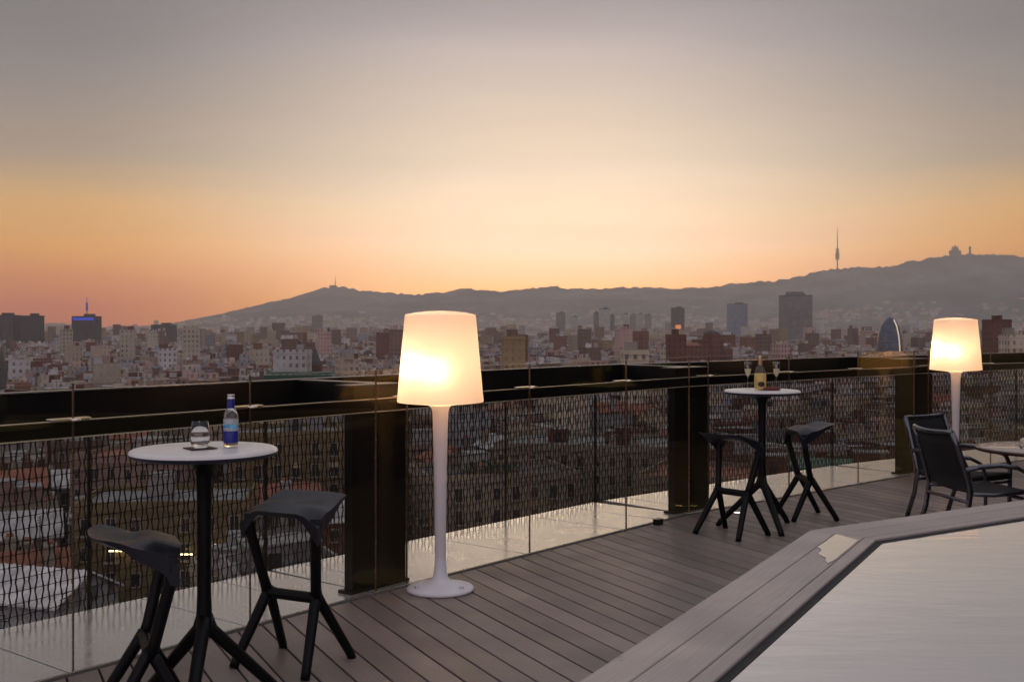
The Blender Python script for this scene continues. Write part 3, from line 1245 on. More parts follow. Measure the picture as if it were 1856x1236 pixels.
bx, by = -1.275 + (415 - 370) * 4.57 / 2000, 4.60
bottle = thing('water_bottle', 'clear water bottle with blue neck and blue wave label on the nearer bar table', 'bottle', (bx, by, TZ), radians(20))
mb = MB()
mb.lathe([(0, 0.004), (0.024, 0.0), (0.029, 0.003), (0.030, 0.010), (0.030, 0.125), (0.027, 0.142), (0.020, 0.156), (0.0145, 0.165), (0.0135, 0.19), (0.013, 0.212), (0, 0.213)], 32)
mb.build('glass_body', M_glass, bottle)
mb = MB()
mb.lathe([(0.0304, 0.069), (0.0306, 0.070), (0.0306, 0.118), (0.0304, 0.119)], 40)
mb.build('wave_label', label_mat(), bottle)
mb = MB()
mb.lathe([(0.0304, 0.020), (0.0306, 0.021), (0.0306, 0.0685), (0.0304, 0.069)], 40)
mb.build('blue_label', M_blue, bottle)
mb = MB()
mb.lathe([(0.0158, 0.162), (0.0162, 0.166), (0.0148, 0.188), (0.0142, 0.200)], 28)
mb.build('neck_sleeve', M_blue, bottle)
mb = MB()
mb.lathe([(0.0143, 0.2005), (0.0155, 0.2005), (0.0157, 0.204), (0.0145, 0.2045), (0.0145, 0.214), (0.0156, 0.215), (0.0152, 0.219), (0, 0.2195)], 28)
mb.build('cap', M_silver, bottle)

gx, gy = -1.275 + (367 - 370) * 4.57 / 2000, 4.535
mb = MB()
mb.box((0, 0, 0.0015), (0.108, 0.108, 0.003), Matrix.Rotation(radians(38), 4, 'Z'), 0, 0.001)
co = mb.build('coaster', M_coaster)
co.location = (gx, gy, TZ + 0.0017)
tag(co, 'dark square coaster under the tumbler on the bar table', 'coaster')


def tumbler(loc, label):
    t = thing('tumbler', label, 'glass', loc)
    mb = MB()
    outp = [(0, 0.0), (0.026, 0.0), (0.031, 0.004), (0.0395, 0.024), (0.0400, 0.032), (0.0375, 0.06), (0.0325, 0.107)]
    inn_ = [(0.0313, 0.107), (0.0362, 0.06), (0.0385, 0.034), (0.036, 0.024), (0.028, 0.016), (0, 0.0135)]
    mb.lathe(outp + inn_, 40)
    mb.build('glass_body', M_glass, t)
    return t


tumbler((gx, gy, TZ + 0.0048), 'empty clear tumbler standing on the dark coaster')

# ---- things on the wine table
wx, wy = T2.x + (1374 - 1380) * 8.75 / 2000, T2.y - 0.05
wine = thing('wine_bottle', 'rounded clear bottle of golden wine with dark oval label', 'bottle', (wx, wy, TZ), radians(200))
mb = MB()
mb.lathe([(0, 0.006), (0.040, 0.0), (0.047, 0.004), (0.049, 0.02), (0.049, 0.10), (0.046, 0.125), (0.037, 0.155), (0.024, 0.182), (0.0155, 0.200), (0.0145, 0.245), (0, 0.246)], 36)
mb.build('glass_body', M_thin, wine)
mb = MB()
mb.lathe([(0, 0.009), (0.044, 0.008), (0.0462, 0.02), (0.0462, 0.10), (0.044, 0.122), (0.041, 0.132), (0, 0.132)], 36)
mb.build('wine', M_wine, wine)
mb = MB()
mb.lathe([(0.0163, 0.199), (0.0168, 0.203), (0.0155, 0.246), (0.016, 0.25), (0.016, 0.268), (0.013, 0.272), (0, 0.2725)], 28)
mb.build('neck_foil', M_goldfoil, wine)
mb = MB()
NO = 28
pts = []
for (rs, dr) in ((0.0, 0.0), (1.0, 0.0)):
    pass
ring_pts, rim_pts = [], []
for k_ in range(NO):
    a = 2 * pi * k_ / NO
    th, zz = cos(a) * 0.58, 0.048 + sin(a) * 0.021
    ring_pts.append((0.0498 * sin(th), 0.0498 * cos(th), zz))
rows = []
for q in range(-6, 7):
    h = q / 6
    half = 0.58 * sqrt(max(0, 1 - h * h))
    rows.append([(0.0498 * sin(half * s / 6), 0.0498 * cos(half * s / 6), 0.048 + 0.021 * h) for s in range(-6, 7)])
vv = sum(rows, [])
ff = [(a * 13 + b, a * 13 + b + 1, a * 13 + 14 + b, a * 13 + 13 + b) for a in range(12) for b in range(12)]
mb.add(vv, ff)
lb = mb.build('oval_label', M_oval, wine)
lb.rotation_euler = (0, 0, radians(-22))
mb = MB()
mb.tube(ring_pts + [ring_pts[0]], 0.0011, 6)
rm = mb.build('label_border', M_goldfoil, lb)


def flute(loc, label):
    t = thing('champagne_flute', label, 'glass', loc, 0, 'champagne flutes on the wine table')
    mb = MB()
    o_ = [(0, 0.0), (0.031, 0.0), (0.032, 0.002), (0.014, 0.007), (0.0045, 0.016), (0.004, 0.085), (0.007, 0.098), (0.017, 0.12), (0.025, 0.145), (0.0275, 0.165), (0.0265, 0.20), (0.0245, 0.222)]
    i_ = [(0.0236, 0.222), (0.0255, 0.20), (0.0264, 0.165), (0.0238, 0.146), (0.015, 0.12), (0.004, 0.104), (0, 0.102)]
    mb.lathe(o_ + i_, 32)
    mb.build('glass_body', M_thin, t)
    mb = MB()
    mb.lathe([(0, 0.1035), (0.004, 0.1055), (0.0145, 0.1215), (0.0232, 0.1465), (0.0258, 0.165), (0, 0.165)], 28)
    mb.build('wine', M_pourwine, t)
    return t


flute((T2.x + (1355 - 1380) * 8.75 / 2000, T2.y + 0.02, TZ), 'half full flute left of the wine bottle')
flute((T2.x + (1407 - 1380) * 8.75 / 2000, T2.y + 0.02, TZ), 'half full flute right of the wine bottle, by the red tray')
mb = MB()
mb.lathe([(0, 0.0), (0.068, 0.0), (0.078, 0.01), (0.080, 0.022), (0.076, 0.022), (0.07, 0.008), (0, 0.006)], 32)
tr_ = mb.build('red_tray', M_tray)
tr_.location = (T2.x + (1393 - 1380) * 8.75 / 2000, T2.y - 0.05, TZ)
tag(tr_, 'small round dark red tray beside the wine bottle', 'tray')


# ================================================================== LAMPS
def make_lamp(loc, rz, label):
    t = thing('floor_lamp', label, 'lamp', loc, rz, 'white outdoor floor lamps')
    mb = MB()
    mb.lathe([(0.0, 0.0), (0.195, 0.0), (0.204, 0.006), (0.205, 0.014), (0.196, 0.026), (0.13, 0.037), (0.075, 0.052), (0.047, 0.082), (0.0375, 0.13), (0.0335, 0.20)], 56)
    mb.build('base', M_lampbase, t)
    for a in (-152, -32, 88):
        mb = MB()
        mb.lathe([(0, 0.012), (0.010, 0.011), (0.014, 0.006), (0.0145, 0.0), (0, -0.002)], 14, (0.155 * cos(radians(a)), 0.155 * sin(radians(a)), 0.033))
        mb.build('bolt', M_bolt, t)
    mb = MB()
    prof = [(0.0335, 0.20), (0.034, 0.3), (0.036, 0.5), (0.039, 0.7), (0.0425, 0.85), (0.046, 1.0), (0.049, 1.08), (0.054, 1.105), (0.068, 1.122)]
    mb.lathe(prof, 40)
    mb.build('stem', M_stem, t)
    mb = MB()
    # outer skin: underside flange, tapered drum with soft edges, shallow dome
    prof = [(0.068, 1.122), (0.12, 1.130), (0.20, 1.137), (0.252, 1.143), (0.2605, 1.1445), (0.2625, 1.149), (0.2585, 1.19), (0.238, 1.42), (0.2175, 1.645),
            (0.2155, 1.6675), (0.2135, 1.6725), (0.205, 1.6745), (0.15, 1.685), (0.08, 1.693), (0.0, 1.696)]
    mb.lathe(prof, 72)
    sh_ = mb.build('shade', M_shade, t)
    es_ = sh_.modifiers.new('edges', 'EDGE_SPLIT')
    es_.split_angle = radians(28)
    mb = MB()
    mb.lathe([(0, -0.055), (0.03, -0.046), (0.05, -0.02), (0.055, 0.0), (0.05, 0.02), (0.03, 0.046), (0, 0.055)], 18, (-0.03, -0.01, 1.33))
    bl_ = mb.build('bulb', M_bulb, t)
    added_bulb = link('bulb', bl_.data, t, (-0.13, 0.05, 0.03))  # second bulb, added to brighten the side mirrored in the glass
    return t


lamp = make_lamp((-0.435, 6.70, 0.0), 0, 'tall white floor lamp with glowing shade, nearer one beside the left pillar')
c = copy_tree(lamp)
c.location = (4.705, 11.70, 0)
c['label'] = 'tall white floor lamp with glowing shade, farther one behind the armchairs'


# ================================================================== ARMCHAIRS AND LOW TABLE
def make_chair(loc, rz, label):
    t = thing('armchair', label, 'armchair', loc, rz, 'black sling armchairs by the pool')
    W = 0.275
    for s in (-1, 1):
        mb = MB()
        mb.tube([(s * W * 0.93, -0.135, 0.835), (s * W * 0.95, -0.10, 0.74), (s * W, -0.03, 0.52), (s * W, 0.0, 0.40), (s * W, -0.03, 0.22), (s * W, -0.105, 0.0)], 0.0165, 10, 0.85, 1.25, (0, 1, 0))
        mb.build('rear_leg', M_frame, t)
        mb = MB()
        mb.tube([(s * (W + 0.004), -0.045, 0.565), (s * (W + 0.014), 0.06, 0.585), (s * (W + 0.02), 0.22, 0.592), (s * (W + 0.018), 0.36, 0.572), (s * (W + 0.012), 0.44, 0.53), (s * (W + 0.006), 0.475, 0.46),
                 (s * W, 0.48, 0.36), (s * W, 0.475, 0.18), (s * W, 0.49, 0.0)], 0.0165, 10, 1.2, 0.8, (0.3, 1, 0.2))
        mb.build('arm_leg', M_frame, t)
        mb = MB()
        mb.tube([(s * (W - 0.012), -0.005, 0.385), (s * (W - 0.012), 0.20, 0.372), (s * (W - 0.012), 0.47, 0.39)], 0.014, 8)
        mb.build('side_rail', M_frame, t)
    mb = MB()
    top = [(W * 0.93 * u, -0.135 - 0.045 * (1 - u * u), 0.838 - 0.012 * (1 - u * u)) for u in [-1 + i / 5 for i in range(11)]]
    mb.tube(top, 0.0165, 10)
    mb.build('top_rail', M_frame, t)
    for y_, z_ in ((-0.022, 0.33), (0.475, 0.33)):
        mb = MB()
        mb.tube([(-W, y_, z_), (W, y_, z_)], 0.013, 8)
        mb.build('crossbar', M_frame, t)

    def sling(rows, name):
        mb = MB()
        NU = 10
        th = 0.004
        va, vb, n = [], [], NU + 1
        for (y_, z_, bow) in rows:
            for i in range(n):
                u = -1 + 2 * i / NU
                b = bow * (1 - u * u)
                va.append((W * 0.95 * u, y_ + b[0] if isinstance(b, tuple) else y_ - b * 1.0, z_ - b * 0.3))
        o = len(va)
        vb = [(x, y + th * 0.7, z - th) for x, y, z in va]
        f = []
        for j in range(len(rows) - 1):
            for i in range(NU):
                a = j * n + i
                f.append((a, a + 1, a + n + 1, a + n))
                f.append((o + a + n, o + a + n + 1, o + a + 1, o + a))
        for j in range(len(rows) - 1):
            for i in (0, NU):
                a = j * n + i
                f.append((a, a + n, o + a + n, o + a))
        for j in (0, len(rows) - 1):
            for i in range(NU):
                a = j * n + i
                f.append((a, o + a, o + a + 1, a + 1))
        mb.add(va + vb, f, 0, True)
        mb.build(name, M_sling, t)
    sling([(-0.132, 0.832, 0.045), (-0.10, 0.74, 0.042), (-0.03, 0.52, 0.036), (0.0, 0.415, 0.02)], 'back_sling')
    sling([(0.0, 0.405, 0.01), (0.06, 0.388, 0.02), (0.2, 0.382, 0.02), (0.38, 0.397, 0.012), (0.455, 0.405, 0.006), (0.49, 0.392, 0.0), (0.50, 0.36, 0.0)], 'seat_sling')
    return t


chair = make_chair((3.275, 8.26, 0), radians(-80), 'black sling armchair with its back to the pool, nearer of the two')
c = copy_tree(chair)
c.location = (3.60, 9.32, 0)
c.rotation_euler = (0, 0, radians(-147))
c['label'] = 'black sling armchair turned toward the low table, half hidden by the nearer armchair'

lt = thing('low_table', 'low round table with pale top and dark rim, cut by the right edge', 'table', (4.20, 8.64, 0))
mb = MB()
mb.lathe([(0, 0.650), (0.512, 0.650), (0.512, 0.644), (0, 0.644)], 72)
mb.build('tabletop', M_tablewood, lt)
mb = MB()
mb.lathe([(0.513, 0.6515), (0.532, 0.6515), (0.538, 0.645), (0.536, 0.628), (0.513, 0.622)], 72, closed=True)
mb.build('rim', M_tablerim, lt)
mb = MB()
mb.lathe([(0, 0.643), (0.2, 0.641), (0.2, 0.63), (0.05, 0.615), (0.035, 0.55), (0.035, 0.08), (0.06, 0.05), (0.24, 0.022), (0.25, 0.0), (0, 0.0)], 36)
mb.build('pedestal', M_frame, lt)
tumbler((3.985, 8.58, 0.6505), 'small clear glass on the low table at the right edge')

# ---- small things on the deck
mb = MB()
mb.lathe([(0, 0.006), (0.030, 0.006), (0.036, 0.0055)], 28, mi=0)
mb.lathe([(0.036, 0.0062), (0.047, 0.0062), (0.049, 0.001), (0.036, -0.004)], 28, mi=1, closed=True)
fl = mb.build('floor_light', [M_floorlight, M_frame])
fl.location = (1.937, 9.47, 0.0)
tag(fl, 'small round lit floor light set in the deck near the wine table', 'light')
sb = thing('floor_box', 'small black fixing box on the deck at the glass foot', 'box', (1.115, 8.93 - 0.0, 0), bay(2)[0] and atan2(bay(2)[1].y, bay(2)[1].x))
o3, d3, n3, L3 = bay(2)
pp = o3 + d3 * 3.06 - n3 * 0.055
sb.location = (pp.x, pp.y, 0)
mb = MB()
mb.box((0, 0, 0.021), (0.075, 0.05, 0.04), None, 0, 0.004)
mb.build('body', M_black, sb)
mb = MB()
mb.box((0, 0, 0.044), (0.085, 0.058, 0.006), None, 0, 0.002)
mb.build('lid', M_black, sb)

# ---- dark pavilion added out of frame so the glass mirrors something dark
pav = thing('added_pavilion', 'added dark pavilion right of the frame, darkens what the glass mirrors', 'pavilion', (8.4, 4.4, 0))
mb = MB()
mb.box((0.2, 0, 1.55), (2.6, 16.0, 3.1))
mb.build('wall', M_black, pav)
mb = MB()
mb.box((0, 0, 3.2), (3.4, 16.4, 0.2), None, 0, 0.02)
mb.build('roof', M_sub, pav)
for q in range(11):
    mb = MB()
    mb.box((-1.13, -7.5 + q * 1.5, 1.5), (0.06, 0.09, 2.96), None, 0, 0.01)
    mb.build('cladding_post', M_sub, pav)
for q in (-3.75, 2.25):
    mb = MB()
    mb.box((-1.12, q, 1.1), (0.05, 1.1, 2.15), None, 0, 0.01)
    dr = mb.build('door', M_black, pav)
    mb = MB()
    mb.tube([(-1.17, q + 0.4, 0.95), (-1.17, q + 0.4, 1.2)], 0.012, 8)
    mb.build('handle', M_trim, dr)

# ================================================================== CITY
CG = 'apartment buildings below the terrace'


def px_of(x, y, z):
    return 928 + 2000 * x / y, 592 + (1.6 - z) * 2000 / y


M_shutter = [pbr('shutter_brown', (0.075, 0.045, 0.03), 0.7, 0, 0.2, 2), pbr('shutter_green', (0.03, 0.05, 0.035), 0.7, 0, 0.2, 2)]
M_awning = pbr('awning_cloth', (0.22, 0.17, 0.11), 0.9, 0, 0.2, 1)


def win_mesh(kind):
    """0 plain, 1 balcony, 2 half-drawn brown blind, 3 green shutters, 4 balcony with awning"""
    mb = MB()
    w, h = (1.0, 1.9) if kind in (1, 4) else (0.95, 1.55)
    mb.box((0, -0.02, 0), (w, 0.05, h), None, 1)
    for sx in (-1, 1):
        mb.box((sx * (w / 2 + 0.06), -0.05, 0), (0.12, 0.12, h + 0.24), None, 0)
    mb.box((0, -0.05, h / 2 + 0.07), (w - 0.002, 0.12, 0.13), None, 0)
    mb.box((0, -0.055, 0), (0.06, 0.05, h), None, 0)
    if kind == 2:
        for q in range(5):
            mb.box((0, -0.075, h / 2 - 0.1 - q * 0.17), (w - 0.06, 0.04, 0.15), None, 3)
    if kind == 3:
        for sx in (-1, 1):
            mb.box((sx * (w / 2 + 0.36), -0.08, 0), (0.46, 0.05, h), None, 4)
    if kind in (0, 2, 3):
        mb.box((0, -0.1, -h / 2 - 0.06), (w + 0.4, 0.22, 0.12), None, 0)
    else:
        mb.box((0, -0.42, -h / 2 - 0.08), (w + 0.9, 0.84, 0.13), None, 0)
        for q in range(8):
            mb.box((-(w + 0.8) / 2 + q * (w + 0.8) / 7, -0.8, -h / 2 + 0.42), (0.035, 0.035, 0.9), None, 2)
        mb.box((0, -0.8, -h / 2 + 0.89), (w + 0.85, 0.05, 0.05), None, 2)
    if kind == 4:
        x = w / 2 + 0.35
        mb.add([(-x, -0.06, h / 2 + 0.3), (x, -0.06, h / 2 + 0.3), (x, -1.0, h / 2 - 0.35), (-x, -1.0, h / 2 - 0.35), (-x, -0.06, h / 2 + 0.26), (x, -0.06, h / 2 + 0.26), (x, -1.0, h / 2 - 0.39), (-x, -1.0, h / 2 - 0.39)],
               [(0, 1, 2, 3), (7, 6, 5, 4), (0, 3, 7, 4), (1, 5, 6, 2), (3, 2, 6, 7)], 5)
    return mb.mesh('window', [M_winframe, M_winpane, M_rail, M_shutter[0], M_shutter[1], M_awning])


WIN = [win_mesh(q) for q in range(5)]
_cache = {}


def unit_box(mat):
    if mat.name not in _cache:
        mb = MB()
        mb.box((0, 0, 0.5), (1, 1, 1))
        _cache[mat.name] = mb.mesh('block', mat)
    return _cache[mat.name]


def hut_mesh(mat):
    key = 'hut' + mat.name
    if key not in _cache:
        mb = MB()
        mb.box((0, 0, 0.48), (1, 1, 0.96))
        mb.box((0, 0, 0.98), (1.08, 1.08, 0.06), None, 1)
        mb.box((0.1, -0.505, 0.38), (0.28, 0.02, 0.7), None, 2)
        _cache[key] = mb.mesh('stair_hut', [mat, M_roof['grey'], M_winpane])
    return _cache[key]


def chimney_mesh(mat):
    key = 'chim' + mat.name
    if key not in _cache:
        mb = MB()
        mb.box((0, 0, 0.45), (1, 1, 0.9))
        mb.box((0, 0, 0.93), (1.3, 1.3, 0.08))
        mb.box((0, 0, 1.02), (0.6, 0.6, 0.12), None, 1)
        _cache[key] = mb.mesh('chimney', [mat, M_roof['terracotta']])
    return _cache[key]


_mb = MB()
_mb.tube([(0, 0, 0), (0, 0, 5.0)], 0.05, 5)
for q, (z_, l_) in enumerate(((4.9, 0.7), (4.6, 0.9), (4.3, 1.1), (3.9, 0.6))):
    _mb.box((0, 0, z_), (l_ * 1.6, 0.05, 0.05))
ANT = _mb.mesh('antenna', M_rail)

FOOT = []      # taken footprints: x, y, radius


def free(x, y, r):
    for a, b, q in FOOT:
        if (x - a) ** 2 + (y - b) ** 2 < (q + r) ** 2:
            return False
    return True


def building(x, y, w, d, rot, ztop, wall, roof, label, rng, huts=1, chims=1, ants=0, windows=False, gable=False, name='apartment_building', zbase=GROUND_Z, cat='building', group=CG, win_rows=5, wallmat=None):
    t = thing(name, label, cat, (x, y, zbase), rot, group)
    H = ztop - zbase
    wm = wallmat or (M_wall if windows else M_wallw)[wall]
    mb = MB()
    if gable:
        mb.box((0, 0, (H - 2.2) / 2), (w, d, H - 2.2))
        mb.add([(-w / 2, -d / 2, H - 2.2), (-w / 2, d / 2, H - 2.2), (-w / 2, 0, H - 0.1), (w / 2, -d / 2, H - 2.2), (w / 2, d / 2, H - 2.2), (w / 2, 0, H - 0.1)], [(0, 2, 1), (3, 4, 5)])
        mb.build('wall', wm, t)
        mb = MB()
        e = 0.5
        zl = H - 2.2 - 0.19
        for s in (-1, 1):
            a = [(-w / 2 - e, s * (d / 2 + e), zl - 0.1), (w / 2 + e, s * (d / 2 + e), zl - 0.1), (w / 2 + e, 0, H + 0.05), (-w / 2 - e, 0, H + 0.05)]
            b = [(p[0], p[1], p[2] + 0.22) for p in a]
            mb.add(a + b, [(0, 1, 2, 3), (7, 6, 5, 4), (0, 4, 5, 1), (1, 5, 6, 2), (3, 2, 6, 7), (0, 3, 7, 4)])
        ribs = int(w / 1.2)
        for q in range(ribs):
            xx = -w / 2 + (q + 0.5) * w / ribs
            for s in (-1, 1):
                mb.add([(xx - 0.12, s * (d / 2 + e), zl + 0.12), (xx + 0.12, s * (d / 2 + e), zl + 0.12), (xx + 0.12, 0, H + 0.27), (xx - 0.12, 0, H + 0.27),
                        (xx, s * (d / 2 + e), zl + 0.24), (xx, 0, H + 0.39)], [(0, 4, 5, 3), (1, 2, 5, 4), (0, 1, 4)])
        mb.build('roof', M_roof[roof], t)
    else:
        mb.box((0, 0, (H - 0.8) / 2), (w, d, H - 0.8))
        pt = 0.35
        for s in (-1, 1):
            mb.box((0, s * (d / 2 - pt / 2), H - 0.4), (w, pt, 0.8))
            mb.box((s * (w / 2 - pt / 2), 0, H - 0.4), (pt, d - 2 * pt, 0.8))
        for s in (-1, 1):   # cornice
            mb.box((0, s * (d / 2 + 0.15), H - 1.0), (w + 0.6, 0.3, 0.35))
            mb.box((s * (w / 2 + 0.15), 0, H - 1.0), (0.3, d, 0.35))
        mb.build('wall', wm, t)
        mb = MB()
        mb.box((0, 0, H - 0.74), (w - 2 * pt - 0.02, d - 2 * pt - 0.02, 0.1))
        mb.build('roof', M_roof[roof], t)
    zr = H - 0.69
    hutw = M_wall[rng.choice(['white', 'white', 'cream', 'pink', 'grey', 'brick red'])]
    if not gable:
        for q in range(huts):
            o = link('stair_hut', hut_mesh(hutw), t, (rng.uniform(-0.3, 0.3) * w, rng.uniform(-0.25, 0.25) * d, zr), rng.choice([0, pi / 2]))
            o.scale = (rng.uniform(2.6, 4.6), rng.uniform(2.4, 4.0), rng.uniform(2.4, 3.4))
    for q in range(chims):
        o = link('chimney', chimney_mesh(wm if wallmat is None else hutw), t, (rng.uniform(-0.44, 0.44) * w, rng.choice([-1, 1]) * rng.uniform(0.3, 0.42) * d, zr if not gable else H - 2.0))
        s = rng.uniform(0.7, 1.3)
        o.scale = (s, s * rng.uniform(0.8, 2.2), rng.uniform(1.6, 2.6) + (1.2 if gable else 0))
    for q in range(ants):
        o = link('antenna', ANT, t, (rng.uniform(-0.35, 0.35) * w, rng.uniform(-0.35, 0.35) * d, zr if not gable else H - 1.0), rng.uniform(0, 3))
        s = rng.uniform(0.7, 1.2)
        o.scale = (s, s, s)
    if windows:
        for fi, (nxn, nyn, ww, off) in enumerate(((0, -1, w, d / 2), (1, 0, d, w / 2), (0, 1, w, d / 2), (-1, 0, d, w / 2))):
            c_, s_ = cos(rot), sin(rot)
            gn = Vector((nxn * c_ - nyn * s_, nxn * s_ + nyn * c_))
            gp = Vector((x, y)) + gn * off
            if gn.dot(-gp.normalized()) < 0.12:
                continue
            nc = max(2, int(ww / 2.7))
            kinds = rng.choice([(0, 0, 2), (1, 1, 4), (3, 3, 0), (0, 2, 2), (1, 0, 2), (2, 3, 4)])
            for rr_ in range(win_rows):
                zz = H - (2.9 if not gable else 4.2) - rr_ * 3.25
                if zz < 1.5:
                    break
                for q in range(nc):
                    uu = -ww / 2 + (q + 0.5) * ww / nc
                    tx, ty = -nyn, nxn
                    if rng.random() < 0.07:
                        continue
                    o = link('window', WIN[rng.choice(kinds)], t, (nxn * (off + 0.015) + tx * uu, nyn * (off + 0.015) + ty * uu, zz), atan2(nxn, -nyn))
    FOOT.append((x, y, 0.5 * sqrt(w * w + d * d) * 0.82))
    return t


rc = random.Random(21)


def xat(px, d):
    return (px - 928) * d / 2000.0


KS = 1.35


def nearby(x, y, w, d, rot, zt, *a, **k):
    return building(x * KS, y * KS, w * KS, d * KS, rot, 1.6 + (zt - 1.6) * KS, *a, **k)


# ---- buildings one can pick out close below, seen through the mesh
nearby(xat(285, 100), 104, 15, 11, radians(8), -14.0, 'ochre', 'grey', 'ochre courtyard building with lit strip lights, below the left stool', rc, 1, 1, 0, True)
nearby(xat(500, 128), 134, 13, 12, radians(12), -10.6, 'ochre', 'grey', 'ochre block with tall windows, seen left of the nearer lamp', rc, 2, 2, 1, True)
nearby(xat(425, 112), 116, 15, 9, radians(20), -15.2, 'white', 'terracotta', 'terracotta gabled house behind the nearer bar table column', rc, 0, 1, 0, True, True)
nearby(xat(60, 84), 84, 10, 7, radians(-18), -16.8, 'grey', 'pale', 'pale gabled shed roof at the far left behind the mesh', rc, 0, 0, 0, False, True, 'shed')
nearby(xat(170, 74), 76, 9, 6, radians(14), -18.8, 'brown', 'pale', 'pale gabled shed just left of the cut-off stool seat', rc, 0, 0, 0, False, True, 'shed')
nearby(xat(30, 66), 62, 9, 6, radians(6), -19.2, 'brown', 'pale', 'pale gabled shed at the lower left corner of the mesh', rc, 0, 0, 0, False, True, 'shed')
nearby(xat(250, 128), 132, 14, 11, radians(-8), -13.2, 'pink', 'terracotta', 'pink block with terracotta terrace behind the nearer tumbler', rc, 1, 2, 1, True)
nearby(xat(1125, 142), 152, 30, 16, radians(-14), -13.9, 'cream', 'grey', 'long cream apartment building with rows of windows, left of the middle pillar', rc, 3, 4, 2, True)
nearby(xat(890, 120), 126, 17, 12, radians(16), -14.4, 'beige', 'dark', 'beige block with a planted roof terrace right of the nearer lamp', rc, 1, 2, 1, True)
nearby(xat(1370, 108), 112, 20, 13, radians(-20), -13.0, 'beige', 'terracotta', 'beige block directly below the wine table', rc, 1, 3, 1, True)
gb = nearby(xat(1560, 112), 116, 13, 10, radians(-12), -13.2, 'grey', 'grey', 'grey block with a green netted roof, right of the wine table', rc, 1, 1, 0, True)
mb = MB()
zr_ = 1.6 + (-13.2 - 1.6) * KS - GROUND_Z
mb.box((0, 0, zr_ + 0.1), (12.4 * KS, 9.4 * KS, 0.9))
mb.build('netting', M_green, gb)
gt = nearby(xat(535, 310), 318, 19, 12, radians(4), -11.8, 'grey', 'grey', 'low block wrapped in green netting, just above the beam left of the lamp', rc, 0, 0, 0, False)
mb = MB()
zr_ = 1.6 + (-11.8 - 1.6) * KS - GROUND_Z
for z_ in (-4.5, -2.8, -1.1):
    mb.box((0, -6.6 * KS, zr_ + z_), (19 * KS, 0.8, 1.5))
mb.box((0, 0, zr_ + 0.2), (18 * KS, 11 * KS, 0.5))
mb.build('netting', M_green, gt)

# shop lights
for q, (px_, py_, w_) in enumerate(((222, 998, 2.4), (338, 1004, 1.2), (398, 986, 1.0))):
    yy = 97.6 * KS
    mb = MB()
    w_ *= KS
    mb.box((0, 0, 0), (w_, 0.12, 0.16))
    mb.box((0, 0.05, 0.13), (w_ + 0.2, 0.3, 0.1), None, 1)
    o = mb.build('strip_light', [M_striplight, M_rail])
    o.location = (xat(px_, yy), yy, 1.6 - (py_ - 592) * yy / 2000)
    tag(o, ['warm strip light under the cut-off stool seat', 'warm strip light left of the nearer table column', 'small warm strip light right of the nearer table column'][q], 'light', 'warm strip lights in the courtyard')

# ---- landmark blocks in the middle distance
rb_ = building(xat(1288, 640), 650, 13, 18, radians(10), -6.0, 'brick red', 'terracotta', 'big dark red brick block with stepped wings above the middle of the beam', rc, 2, 3, 1)
for q, (dx_, w_, h_, rf_) in enumerate(((-9.5, 7, 3.5, 'terracotta'), (9.0, 6, 5.5, 'dark'), (1.5, 5, -3.6, 'dark'))):
    mb = MB()
    hh = -6.0 - GROUND_Z - h_
    mb.box((dx_, -2.0 - q * 0.4, hh / 2), (w_, 14, hh))
    wg = mb.build('wing', M_wallw['brick red'], rb_)
    mb = MB()
    b4 = [(dx_ - w_ / 2 - 0.3, -9.4, hh), (dx_ + w_ / 2 + 0.3, -9.4, hh), (dx_ + w_ / 2 + 0.3, 5.2, hh), (dx_ - w_ / 2 - 0.3, 5.2, hh), (dx_ - w_ / 5, -4, hh + 1.8), (dx_ + w_ / 5, -4, hh + 1.8), (dx_ + w_ / 5, 1, hh + 1.8), (dx_ - w_ / 5, 1, hh + 1.8)]
    mb.add(b4, [(3, 2, 1, 0), (4, 5, 6, 7), (0, 1, 5, 4), (1, 2, 6, 5), (2, 3, 7, 6), (3, 0, 4, 7)])
    mb.build('wing_roof', M_roof[rf_], wg)
building(xat(1228, 500), 505, 8, 10, radians(0), -2.0, 'brick red', 'dark', 'narrow red brick block left of the big red one', rc, 1, 1, 0)
building(xat(1815, 520), 525, 9, 12, radians(0), 5.0, 'brick red', 'dark', 'tall dark red block right of the farther lamp shade', rc, 1, 1, 1)
building(xat(1850, 420), 425, 8, 10, radians(0), -1.5, 'cream', 'pale', 'cream block with window rows at the right edge', rc, 1, 1, 0)
building(xat(930, 420), 424, 8, 10, radians(8), -2.0, 'ochre', 'terracotta', 'ochre block with dark windows just right of the nearer lamp shade', rc, 1, 1, 0)
building(xat(1153, 330), 334, 8, 10, radians(-4), -5.5, 'cream', 'pale', 'cream block with dark windows above the beam left of the middle pillar', rc, 1, 1, 1)
building(xat(525, 430), 436, 13, 12, radians(0), -7.5, 'white', 'terracotta', 'long white block with dark windows left of the brick church tower', rc, 1, 1, 0)

# brick church tower
ch = thing('church_tower', 'dark brick tower with steep tapered roof, left of the nearer lamp', 'tower', (xat(568, 450), 450, GROUND_Z), radians(10))
mb = MB()
mb.box((0, 0, 15), (6.5, 6.5, 30), None, 0)
mb.build('wall', M_brick, ch)
mb = MB()
b4 = [(-3.5, -3.5, 30), (3.5, -3.5, 30), (3.5, 3.5, 30), (-3.5, 3.5, 30), (-1.2, -1.2, 36.2), (1.2, -1.2, 36.2), (1.2, 1.2, 36.2), (-1.2, 1.2, 36.2)]
mb.add(b4, [(3, 2, 1, 0), (4, 5, 6, 7), (0, 1, 5, 4), (1, 2, 6, 5), (2, 3, 7, 6), (3, 0, 4, 7)])
mb.build('roof', M_roof['dark'], ch)
for q in (-1, 1):
    mb = MB()
    mb.box((q * 1.4, -3.3, 26.5), (1.0, 0.3, 3.2))
    mb.build('window', M_winpane, ch)
